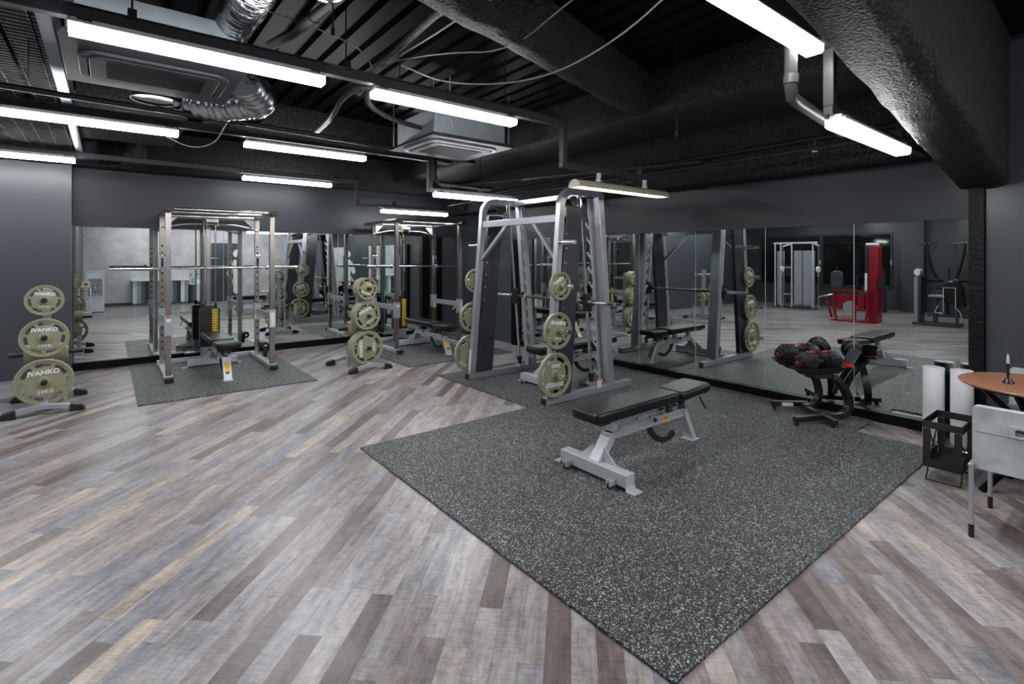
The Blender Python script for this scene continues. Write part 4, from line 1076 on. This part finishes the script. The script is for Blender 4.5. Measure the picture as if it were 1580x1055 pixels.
tb = MB().cbox((0, 0, 0), (0.010, 0.11, 0.15)).build('tablet_plate', 'machine_dark', t, loc=L_(5.33, 1.72, 0.59), rot=(0, R_(38), R_(-20)), bevel=0.004)
MB().cbox((0, 0, 0), (0.03, 0.10, 0.03)).build('tablet_clip', 'red_pl', t, loc=L_(5.27, 1.735, 0.515), rot=(0, R_(20), R_(-20)), bevel=0.006)
def tray(c):
    m = MB()
    P = [(-0.235, -0.09), (0.235, -0.09), (0.255, 0.0), (0.235, 0.09), (-0.235, 0.09), (-0.255, 0.0)]
    q = [(x * 0.72, y * 0.6) for x, y in P]
    lo = [m.b.verts.new((x, y, 0.0)) for x, y in q]; hi = [m.b.verts.new((x, y, 0.062)) for x, y in P]
    hi2 = [m.b.verts.new((x * 0.95, y * 0.9, 0.062)) for x, y in P]; lo2 = [m.b.verts.new((x * 0.95, y * 0.95, 0.014)) for x, y in q]
    for A, B in ((lo, hi), (hi, hi2), (hi2, lo2)):
        for j in range(6): m.b.faces.new([A[j], A[(j + 1) % 6], B[(j + 1) % 6], B[j]])
    m.b.faces.new(lo[::-1]); m.b.faces.new(lo2)
    m.box(-0.10, 0.10, -0.06, 0.06, -0.035, -0.001)
    return m.build('dumbbell_tray', 'plastic', t, loc=(c[0] - SO.x, c[1] - SO.y, c[2]), rot=(0, 0, ST), bevel=0.004)
TA, TB = (5.31, 2.18, 0.445), (5.13, 1.925, 0.425)
tray(TA); tray(TB)
def dumbbell(label, c):
    d = thing('adjustable_dumbbell', label, 'dumbbell', c, ST, group='adjustable dumbbells on the stand')
    for s in (-1, 1):
        h = thing('tmp', '', '') if False else None
        m = MB()
        xs_ = 0.075
        radii = [0.082, 0.092, 0.096, 0.092, 0.084, 0.074]
        prof = []
        for k, r in enumerate(radii):
            x0 = xs_ + k * 0.0205
            prof += [(r - 0.006, x0), (r, x0 + 0.003), (r, x0 + 0.0155), (r - 0.006, x0 + 0.0185), (r - 0.016, x0 + 0.0195)]
        prof = [(0.02, xs_)] + prof + [(0.05, xs_ + 0.125)]
        prof = [(r, s * x) for r, x in prof]
        m.lathe(prof, axis='x', n=28)
        hd = m.build('plate_set', 'plastic', d)
        dm = MB().lathe([(0.0, s * 0.2005), (0.047, s * 0.2005), (0.052, s * 0.206), (0.052, s * 0.224), (0.046, s * 0.230), (0.0, s * 0.230)], axis='x', n=14).build('dial', 'plastic', d, smooth=20)
        MB().lathe([(0.0, s * 0.2305), (0.014, s * 0.2305), (0.014, s * 0.233), (0.0, s * 0.233)], axis='x', n=18).build('dial_badge', 'red_pl', dm)
        tt = MB()
        for k in range(14):
            a = 2 * PI * k / 14
            if math.sin(a) > 0.1:
                for q in (0.10, 0.155):
                    tt.cbox((s * q, 0.092 * math.cos(a), 0.092 * math.sin(a)), (0.018, 0.012, 0.006), None)
        tt.build('top_tabs', 'plastic', d, bevel=0.002)
        sh = MB().prism([(s * 0.0745, -0.05), (s * 0.0745, 0.06), (s * 0.05, 0.07), (s * 0.045, 0.06), (s * 0.055, -0.05)], -0.05, 0.05, 'xz').build('inner_shroud', 'plastic', d, bevel=0.004)
        MB().box(min(s * 0.045, s * 0.09), max(s * 0.045, s * 0.09), -0.016, 0.016, 0.075, 0.095).build('red_mark', 'red_pl', sh, bevel=0.006)
    MB().lathe([(0.0, -0.045), (0.016, -0.045), (0.019, 0), (0.016, 0.045), (0.0, 0.045)], axis='x', n=18).build('grip', 'shaft', d)
    return d
dumbbell('black adjustable dumbbell with red dials on the far left tray of the stand', (TA[0], TA[1], 0.012 + TA[2] + 0.113))
dumbbell('black adjustable dumbbell with red dials on the near right tray of the stand', (TB[0], TB[1], 0.012 + TB[2] + 0.113))

# ------------------------------------------------------------------ table corner at the right
for i, (x, y, h, lab) in enumerate(((5.385, 1.145, 0.595, 'left white paper roll standing on end by the mirror, behind the black basket'),
                                    (5.385, 0.965, 0.60, 'right white paper roll standing on end, beside the round table'))):
    t = thing('paper_roll', lab, 'paper roll', (x, y, 0), group='white paper rolls by the mirror')
    MB().lathe([(0.022, 0.0), (0.071, 0.0), (0.0725, 0.004), (0.0725, h * 0.36), (0.0715, h * 0.362), (0.0725, h * 0.366), (0.0725, h - 0.004), (0.071, h), (0.022, h)], n=44, closed=True).build('paper', 'paper', t)
    MB().lathe([(0.0175, 0.0), (0.0215, 0.0), (0.0215, h + 0.001), (0.0175, h + 0.001)], n=24, closed=True).build('core_tube', 'led_body', t)

t = thing('round_table', 'round bistro table with a walnut top and black angled legs at the right edge', 'table', (4.577, 0.448, 0))
MB().lathe([(0.0, 0.684), (0.375, 0.684), (0.388, 0.690), (0.389, 0.697), (0.386, 0.700), (0.0, 0.700)], n=72).build('table_top', 'walnut', t)
MB().lathe([(0.0, 0.672), (0.355, 0.672), (0.378, 0.6835), (0.0, 0.6835)], n=72).build('top_edge', 'black_trim', t)
for k in range(4):
    a = R_(35 + 90 * k); c_, s_ = math.cos(a), math.sin(a)
    MB().tube([(0.30 * c_, 0.30 * s_, 0.671), (0.05 * c_, 0.05 * s_, 0.42), (0.05 * c_, 0.05 * s_, 0.30), (0.30 * c_, 0.30 * s_, 0.0)], 0, square=(0.035, 0.03)).build('leg', 'black_trim', t, bevel=0.003)
t = thing('pen_stand', 'black desk pen with a silver end upright in its small stand on the round table', 'pen', (4.515, 0.584, 0.700))
MB().lathe([(0.0, 0.0), (0.030, 0.0), (0.031, 0.006), (0.016, 0.026), (0.010, 0.032), (0.0, 0.032)], n=28).build('base', 'plastic', t)
MB().lathe([(0.0, 0.026), (0.005, 0.028), (0.0075, 0.05), (0.0085, 0.125), (0.0, 0.125)], n=16).build('pen_barrel', 'plastic', t)
MB().lathe([(0.0, 0.1255), (0.0085, 0.1255), (0.0065, 0.17), (0.004, 0.185), (0.0, 0.186)], n=16).build('pen_end', 'silver2', t)

def make_chair():
    t = thing('dining_chair', 'x', 'chair', group='grey suede chairs at the round table')
    # local: back plane at x=0, sitter faces +x, width along y
    W = 0.46
    b = MB()
    b.flat([rrect(W, 0.335, 0.02, 4, 0, 0.535), rrect(0.13, 0.036, 0.004, 2, 0, 0.600)], -0.028, 0.028, 'yz')
    b.build('backrest', 'suede', t, bevel=0.012, seg=3)
    MB().flat([rrect(0.165, 0.062, 0.006, 2, 0, 0.600), rrect(0.125, 0.032, 0.004, 2, 0, 0.600)], -0.034, -0.0282, 'yz').build('handle_frame', 'silver2', t, bevel=0.001)
    MB().box(-0.0292, -0.0283, -W / 2 + 0.012, W / 2 - 0.012, 0.566, 0.568).build('seam', 'machine_dark', t)
    MB().prism(rrect(0.46, 0.44, 0.05, 5, 0.27, 0), 0.40, 0.47, 'xy').build('seat', 'suede', t, bevel=0.015, seg=3)
    for sx in (-0.05, 0.46):
        for sy in (-1, 1):
            top = 0.375 if sx < 0 else 0.40
            l = MB().cyl((sx, sy * (W / 2 + 0.0), 0.07), (sx + 0.0, sy * (W / 2 + 0.0), top), 0.0115, 16).build('leg', 'silver', t)
            MB().cyl((sx, sy * (W / 2), 0.0), (sx, sy * (W / 2), 0.0695), 0.0125, 16).build('leg_sock', 'rubber', l)
    for sy in (-1, 1):
        MB().beam((-0.062, sy * (W / 2), 0.386), (0.472, sy * (W / 2), 0.386), 0.024, 0.02).build('side_rail', 'silver', t, bevel=0.003)
    return t
chair = make_chair()
chair.location = (3.695, 0.385, 0); chair['label'] = 'grey suede chair seen from behind at the right edge, slot handle in its back'
copy_tree(chair, loc=(5.17, 0.43, 0), rot=(0, 0, PI), label='grey suede chair on the far side of the round table')

t = thing('folding_basket', 'black fabric basket on crossed wire legs beside the white paper rolls', 'basket', (4.525, 0.877, 0))
bx, by = 0.185, 0.102
m = MB()
for z0, z1 in ((0.352, 0.402),):
    for s in (-1, 1):
        m.box(-bx, bx, s * by - 0.004, s * by + 0.004, z0, z1)
        m.box(s * bx - 0.004, s * bx + 0.004, -by, by, z0 + 0.002, z1)
m.build('rim_band', 'fabric_black', t, bevel=0.003)
m = MB().box(-bx, bx, -by, by, 0.092, 0.097)
for s in (-1, 1):
    m.box(-bx, bx, s * by - 0.003, s * by + 0.003, 0.0975, 0.150)
    m.box(s * bx - 0.003, s * bx + 0.003, -by + 0.004, by - 0.004, 0.0975, 0.150)
m.build('lower_tray', 'fabric_black', t, bevel=0.002)
for sx in (-1, 1):
    for sy in (-1, 1):
        MB().box(sx * bx - 0.005, sx * bx + 0.005, sy * by - sy * 0.04 - 0.0, sy * by, 0.151, 0.351).build('corner_strap', 'fabric_black', t)
m = MB()
for s in (-1, 1): m.box(-bx + 0.03, bx - 0.03, s * (by + 0.001) - 0.0008, s * (by + 0.001) + 0.0008, 0.151, 0.351)
for s in (-1, 1): m.box(s * (bx + 0.001) - 0.0008, s * (bx + 0.001) + 0.0008, -by + 0.04, by - 0.04, 0.151, 0.351)
m.build('mesh_side', 'net', t)
for s in (-1, 1):
    MB().tube(bez([(-bx + 0.01, s * (by - 0.012), 0.0), (-0.05, s * (by - 0.012), 0.16), (0.05, s * (by - 0.012), 0.22), (bx - 0.01, s * (by - 0.012), 0.36)], 12), 0.0045, 8).build('wire_leg', 'plastic', t)
    MB().tube(bez([(bx - 0.01, s * (by - 0.024), 0.0), (0.05, s * (by - 0.024), 0.16), (-0.05, s * (by - 0.024), 0.22), (-bx + 0.01, s * (by - 0.024), 0.36)], 12), 0.0045, 8).build('wire_leg', 'plastic', t)
    MB().cyl((s * (bx - 0.01), -by + 0.012, 0.0045), (s * (bx - 0.01), by - 0.012, 0.0045), 0.0045, 8).build('foot_wire', 'plastic', t)
    MB().cyl((0, s * (by - 0.03), 0.19), (0, s * (by - 0.006), 0.19), 0.005, 12).build('rivet', 'steel_bright', t)

# ------------------------------------------------------------------ things on the camera side, seen in the back mirror
t = thing('display_fridge', 'small white glass-door drinks fridge seen in the left end of the back mirror', 'fridge', (-0.285, -0.38, 0))
MB().box(-0.20, 0.20, -0.20, 0.17, 0.02, 0.40).box(-0.20, -0.17, -0.20, 0.17, 0.401, 1.155).box(0.17, 0.20, -0.20, 0.17, 0.401, 1.155).box(-0.169, 0.169, -0.20, 0.17, 1.12, 1.155).box(-0.169, 0.169, -0.20, -0.18, 0.401, 1.119).build('cabinet', 'white', t, bevel=0.004)
m = MB()
m.flat([rrect(0.40, 0.76, 0.008, 2, 0, 0.778), rrect(0.31, 0.65, 0.01, 2, -0.0, 0.775)], 0.171, 0.20)
m.build('door_frame', 'white', t, bevel=0.002)
MB().box(-0.157, 0.157, 0.182, 0.186, 0.448, 1.10).build('door_glass', 'clear', t)
for z in (0.62, 0.78, 0.93): MB().box(-0.168, 0.168, -0.17, 0.16, z, z + 0.008).build('shelf', 'white', t)
MB().box(-0.165, 0.165, 0.10, 0.14, 1.105, 1.119).build('lamp_strip', 'fridge_lamp', t)
MB().box(0.05, 0.12, 0.1705, 0.1715, 0.31, 0.34).build('control_panel', 'light_grey_lam', t)
for sx in (-1, 1): MB().box(sx * 0.17 - 0.02, sx * 0.17 + 0.02, 0.10, 0.14, 0.0, 0.019).build('foot', 'rubber', t)
k = 0
for z, n in ((0.4005, 4), (0.6285, 3)):
    for i in range(n):
        x = -0.285 - 0.11 + i * (0.22 / (n - 1))
        bt = thing('water_bottle', 'clear water bottle in the display fridge, %s row, %s from the left' % ('bottom' if z < 0.5 else 'middle', ORD[i]), 'bottle', (x, -0.30, z + 0.001), group='water bottles in the display fridge')
        MB().lathe([(0.0, 0.0), (0.030, 0.0), (0.032, 0.01), (0.032, 0.095), (0.026, 0.11), (0.012, 0.125), (0.012, 0.134), (0.0, 0.134)], n=16).build('bottle_body', 'bottle', bt)
        MB().cyl((0, 0, 0.134), (0, 0, 0.146), 0.014, 12).build('bottle_cap', 'white', bt)

t = thing('storage_shelf', 'narrow white and wood shelf unit left of the display fridge, seen in the back mirror', 'shelf', (-0.47, 0.62, 0))
for x in (-0.115, 0.115):
    for y in (-0.18, 0.18): MB().box(x - 0.012, x + 0.012, y - 0.012, y + 0.012, 0, 0.72).build('post', 'white', t)
for z in (0.08, 0.36, 0.64): MB().box(-0.10, 0.10, -0.167, 0.167, z, z + 0.012).build('shelf_board', 'wood_shelf' if z > 0.5 else 'white', t)
MB().box(-0.127, 0.127, -0.195, 0.195, 0.721, 0.745).build('top_board', 'wood_shelf', t)
t = thing('wipes_box', 'small white box standing on the narrow shelf unit, seen in the back mirror', 'box', (-0.47, 0.66, 0.745))
MB().box(-0.09, 0.09, -0.1, 0.1, 0, 0.16).build('carton', 'white', t, bevel=0.003)
MB().cyl((0.02, 0.1005, 0.08), (0.02, 0.103, 0.08), 0.04, 20).build('round_mark', 'red_pl', t)

t = thing('striped_counter', 'reception counter with grey, white and black vertical stripes, seen in the back mirror', 'counter', (1.34, -2.15, 0))
MB().box(-0.78, 0.76, -0.2, 0.22, 0.77, 0.82).build('counter_top', 'white', t, bevel=0.004)
MB().box(-0.74, 0.74, -0.19, 0.13, 0.0, 0.07).build('plinth', 'grey_blue', t)
MB().box(-0.74, 0.74, -0.19, 0.145, 0.0705, 0.769).build('cabinet', 'black_lam', t)
pat = ['light_grey_lam', 'mid_grey_lam', 'grey_blue', 'black_lam', 'white', 'light_grey_lam', 'mid_grey_lam', 'grey_blue', 'light_grey_lam', 'mid_grey_lam', 'grey_blue', 'black_lam', 'white', 'mid_grey_lam']
w = 1.48 / 14
for i, mm in enumerate(pat): MB().box(-0.74 + i * w, -0.74 + (i + 1) * w - 0.001, 0.1455, 0.155, 0.0705, 0.769).build('stripe_panel', mm, t)
t = thing('striped_side_cabinet', 'lower striped cabinet right of the reception counter, seen in the back mirror', 'cabinet', (2.36, -2.17, 0))
MB().box(-0.25, 0.25, -0.18, 0.16, 0.62, 0.65).build('cabinet_top', 'white', t, bevel=0.003)
MB().box(-0.24, 0.24, -0.17, 0.125, 0.0, 0.619).build('body', 'black_lam', t)
for i, mm in enumerate(['black_lam', 'grey_blue', 'light_grey_lam', 'black_lam', 'mid_grey_lam']): MB().box(-0.24 + i * 0.096, -0.145 + i * 0.096, 0.1255, 0.135, 0.07, 0.619).build('stripe_panel', mm, t)
t = thing('storage_jar', 'glass jar on the lower striped cabinet, seen in the back mirror', 'jar', (2.22, -2.13, 0.65))
MB().lathe([(0.0, 0.0), (0.035, 0.0), (0.035, 0.14), (0.03, 0.15), (0.0, 0.15)], n=18).build('jar_body', 'mid_grey_lam', t)
MB().cyl((0, 0, 0.1505), (0, 0, 0.17), 0.036, 18).build('jar_lid', 'black_lam', t)
t = thing('white_container', 'cream container with a flat lid on the lower striped cabinet, seen in the back mirror', 'container', (2.38, -2.13, 0.65))
MB().box(-0.09, 0.09, -0.06, 0.06, 0.0, 0.12).build('tub', 'paper', t, bevel=0.006)
MB().box(-0.095, 0.095, -0.065, 0.065, 0.1205, 0.135).build('lid', 'white', t, bevel=0.003)
t = thing('wall_hooks', 'pair of round black wall hooks above the lower striped cabinet, seen in the back mirror', 'hook', (2.25, -2.358, 0.95))
for x in (-0.07, 0.12):
    MB().cyl((x, 0.0, 0), (x, 0.035, 0), 0.022, 16).cyl((x, 0.02, 0), (x, 0.02, -0.10), 0.004, 8).build('hook', 'black_lam', t)

# ------------------------------------------------------------------ machines of the side room, seen in the right mirror
t = thing('cable_crossover_machine', 'tall silver dual cable machine before the dark windows, seen in the right mirror', 'cable machine', (-5.0, 6.45, 0))
MB().box(-0.12, 0.12, -0.26, 0.24, 0.10, 1.72).build('tower_shroud', 'machine_grey', t, bevel=0.02)
MB().box(0.121, 0.13, -0.03, 0.0, 0.10, 1.72).build('shroud_slot', 'machine_dark', t)
MB().box(-0.20, 0.10, 0.62, 0.74, 0.10, 1.72).build('tower_shroud', 'machine_grey', t, bevel=0.02)
for y in (-0.30, 0.28, 0.60, 0.76): MB().cyl((0.15, y, 0.0), (0.15, y, 1.95), 0.022, 14).build('upright', 'silver2', t)
for y in (-0.52, 0.47):
    MB().cyl((0.32, y, 0.0), (0.32, y, 1.85), 0.020, 14).build('column', 'steel_bright', t)
    MB().cyl((0.35, y - 0.03, 1.18), (0.35, y + 0.03, 1.18), 0.085, 24).build('pulley_cover', 'led_body', t)
    MB().cyl((0.436, y - 0.01, 1.18), (0.44, y + 0.01, 1.18), 0.03, 16).build('pulley_badge', 'yellow', t)
    MB().cyl((0.36, y, 1.07), (0.36, y, 0.97), 0.01, 8).build('handle', 'silver2', t)
    MB().beam((0.15, y * 0.6, 1.93), (0.32, y, 1.85), 0.04, 0.04).build('top_arm', 'silver2', t)
MB().cyl((0.135, -0.015, 0.15), (0.135, -0.015, 1.7), 0.008, 8).build('cable', 'steel_bright', t)
MB().beam((0.15, -0.42, 1.95), (0.15, 0.80, 1.95), 0.05, 0.05).build('top_beam', 'silver2', t)
MB().box(-0.01, 0.04, 0.36, 0.50, 0.95, 1.30).build('accessory_bag', 'fabric_black', t, bevel=0.02)
for z in (0.42, 1.22): MB().beam((0.10, 0.30, z), (0.10, 0.58, z), 0.03, 0.03).build('cross_bar', 'silver2', t)
MB().box(-0.18, 0.2, -0.34, 0.80, 0.0, 0.045).build('base', 'machine_dark', t)

t = thing('red_leg_machine', 'bright red seated strength machine with tall weight tower, seen in the right mirror', 'exercise machine', (-2.86, 4.17, 0))
MB().box(-0.17, 0.17, -0.22, -0.04, 0.0, 1.78).build('tower', 'red', t, bevel=0.02)
MB().box(-0.14, 0.17, -0.035, 0.03, 0.55, 1.78).build('tower_slot', 'plastic', t)
MB().cyl((0.0, -0.20, 1.82), (0.0, 0.05, 1.82), 0.035, 16).build('top_pulley', 'led_body', t)
MB().box(0.171, 0.175, -0.02, 0.03, 0.70, 1.15).build('instruction_label', 'sticker_w', t)
P = curve_pts([(0.30, 0.62, 0.72), (0.30, 0.62, 0.05), (0.30, 0.45, 0.03), (0.30, 0.0, 0.03), (0.30, -0.06, 0.10), (0.30, -0.06, 0.72)], 2)
MB().tube(P, 0.03, 10).build('front_hoop', 'red', t)
MB().beam((0.30, 0.66, 0.74), (0.30, -0.16, 0.74), 0.04, 0.03).build('top_rail', 'red', t)
MB().beam((0.30, 0.20, 0.03), (0.30, 0.20, 0.84), 0.06, 0.06).build('centre_post', 'red', t)
MB().box(0.0, 0.26, 0.02, 0.58, 0.30, 0.62).build('side_panel', 'red', t)
MB().prism(rrect(0.26, 0.42, 0.1, 5, 0.66, 0.98), -0.04, 0.06, 'yz').build('backrest', 'machine_dark', t, bevel=0.02)
MB().box(-0.15, 0.15, 0.25, 0.62, 0.40, 0.48).build('seat', 'leather', t, bevel=0.02)
MB().tube([(0.1, 0.74, 0.05), (0.1, 0.82, 0.3), (0.12, 0.84, 0.62)], 0.025, 10).build('side_frame', 'red', t)
MB().cyl((0.1, 0.70, 0.62), (0.2, 1.0, 0.55), 0.015, 10).build('lever', 'steel_bright', t)
MB().cyl((0.25, 0.3, 0.35), (0.30, 0.3, 0.35), 0.14, 20).build('cam_disc', 'machine_grey', t)
MB().box(0.13, 0.20, -0.30, -0.225, 0.80, 0.98).build('bottle_holder', 'plastic', t)
MB().box(-0.15, 0.33, -0.2, 0.70, 0.0, 0.02).build('base', 'red', t)

t = thing('grey_strength_machine', 'dark strength machine with curved white shroud behind the red machine, seen in the right mirror', 'exercise machine', (-5.7, 4.85, 0))
MB().prism([(-0.25, 0.0), (-0.20, 1.1), (-0.10, 1.32), (0.02, 1.38), (0.05, 0.0)], -0.1, 0.2, 'yz').build('shroud', 'machine_dark', t, bevel=0.03)
MB().prism([(-0.12, 0.08), (-0.08, 1.08), (0.0, 1.12), (0.0, 0.08)], 0.205, 0.215, 'yz').build('white_panel', 'white', t)
MB().box(-0.2, 0.2, 0.06, 0.5, 0.0, 0.06).build('base', 'machine_dark', t)
MB().box(-0.1, 0.1, 0.15, 0.45, 0.42, 0.50).build('seat', 'leather', t, bevel=0.02)
MB().box(-0.1, 0.1, 0.38, 0.46, 0.55, 1.0).build('backrest', 'leather', t, bevel=0.02)
MB().beam((0, 0.3, 0.06), (0, 0.3, 0.42), 0.06, 0.06).build('seat_post', 'machine_dark', t)

t = thing('weight_tower_machine', 'seated machine with grey weight tower and white frame, right end of the right mirror', 'exercise machine', (-3.4, 3.2, 0))
MB().box(-0.16, 0.16, 0.10, 0.26, 0.0, 1.10).build('tower', 'machine_dark', t, bevel=0.02)
MB().box(-0.165, 0.10, 0.265, 0.30, 0.06, 1.06).build('tower_panel', 'machine_grey', t, bevel=0.01)
MB().box(0.161, 0.168, 0.185, 0.262, 0.06, 1.08).build('front_panel', 'machine_grey', t)
MB().cyl((-0.05, 0.20, 1.18), (0.16, 0.20, 1.18), 0.085, 20).build('tower_head', 'led_body', t, bevel=0.01)
MB().box(-0.2, 0.25, -0.80, 0.30, 0.0, 0.06).build('base', 'machine_dark', t, bevel=0.005)
MB().beam((0, -0.20, 0.06), (0, -0.20, 0.62), 0.10, 0.10).build('seat_column', 'machine_dark', t, bevel=0.01)
MB().beam((0, -0.70, 0.06), (0, -0.66, 0.52), 0.06, 0.06).build('rear_column', 'machine_dark', t)
MB().box(-0.12, 0.12, -0.45, -0.05, 0.625, 0.68).build('knee_pad', 'machine_grey', t, bevel=0.015)
MB().prism([(-0.42, 0.55), (-0.42, 0.93), (-0.50, 1.0), (-0.75, 1.0), (-0.85, 0.85), (-0.92, 0.45), (-0.80, 0.42)], -0.10, 0.10, 'yz').build('backrest', 'leather', t, bevel=0.03)
MB().tube([(0.14, -0.42, 0.30), (0.14, -0.42, 0.85), (0.14, -0.70, 0.85), (0.14, -0.70, 0.42), (0.14, -0.82, 0.30), (0.14, -0.84, 0.15)], 0.012, 8).build('white_frame', 'white', t)
MB().tube([(0.14, -0.30, 0.45), (0.14, -0.22, 0.30), (0.14, -0.40, 0.28)], 0.014, 8).build('handle', 'white', t)
MB().prism([(-0.95, 0.48), (-1.12, 0.62), (-1.10, 0.50), (-1.0, 0.38)], -0.1, 0.1, 'yz').build('side_pad', 'machine_grey', t, bevel=0.01)

t.scale = (1.0, 0.74, 1.0)
t = thing('pulldown_machine', 'black lever pulldown machine with two raised arms at the right end of the right mirror', 'exercise machine', (-5.9, 3.35, 0))
MB().beam((0, 0, 0.06), (0, 0, 1.35), 0.14, 0.14).build('mast', 'machine_dark', t, bevel=0.01)
MB().box(-0.3, 0.4, -0.9, 0.5, 0.0, 0.06).build('base', 'machine_dark', t)
MB().beam((0, -0.32, 1.36), (0, 0.32, 1.36), 0.06, 0.05).build('head_bar', 'machine_dark', t)
for s in (-1, 1):
    MB().tube([(0.05, s * 0.30, 1.05), (0.1, s * 0.40, 1.25), (0.15, s * 0.56, 1.75), (0.15, s * 0.57, 2.0)], 0.048, 10).build('lever_arm', 'plastic', t)
    MB().cyl((0.15, s * 0.25, 2.02), (0.15, s * 0.85, 2.02), 0.014, 10).cyl((0.15, s * 0.27, 2.02), (0.17, s * 0.33, 1.86), 0.022, 10).build('hand_grip', 'plastic', t)
    MB().cyl((0.151, s * 0.50, 2.03), (0.151, s * 0.52, 2.03), 0.02, 10).cyl((0.151, s * 0.62, 2.03), (0.151, s * 0.64, 2.03), 0.02, 10).build('grip_ring', 'silver2', t)
    MB().cyl((0.05, s * 0.22, 1.0), (0.05, s * 0.38, 1.0), 0.06, 16).build('pivot', 'plastic', t)
MB().box(-0.05, 0.35, -0.22, 0.22, 0.45, 0.53).build('seat', 'leather', t, bevel=0.02)
MB().beam((0.15, 0, 0.06), (0.15, 0, 0.45), 0.08, 0.08).build('seat_post', 'machine_dark', t)
MB().cyl((0.25, -0.25, 0.80), (0.25, 0.25, 0.80), 0.05, 16).build('thigh_roller', 'leather', t)
t.scale = (1.0, 0.66, 0.93)
struct('trim_7', MB().box(-6.699, -6.45, 3.95, 4.47, 0, 3.24), 'wall_light', smooth=0)
struct('trim_8', MB().box(-6.699, -6.66, 2.0, 3.949, 0.86, 0.90), 'black_trim', smooth=0)
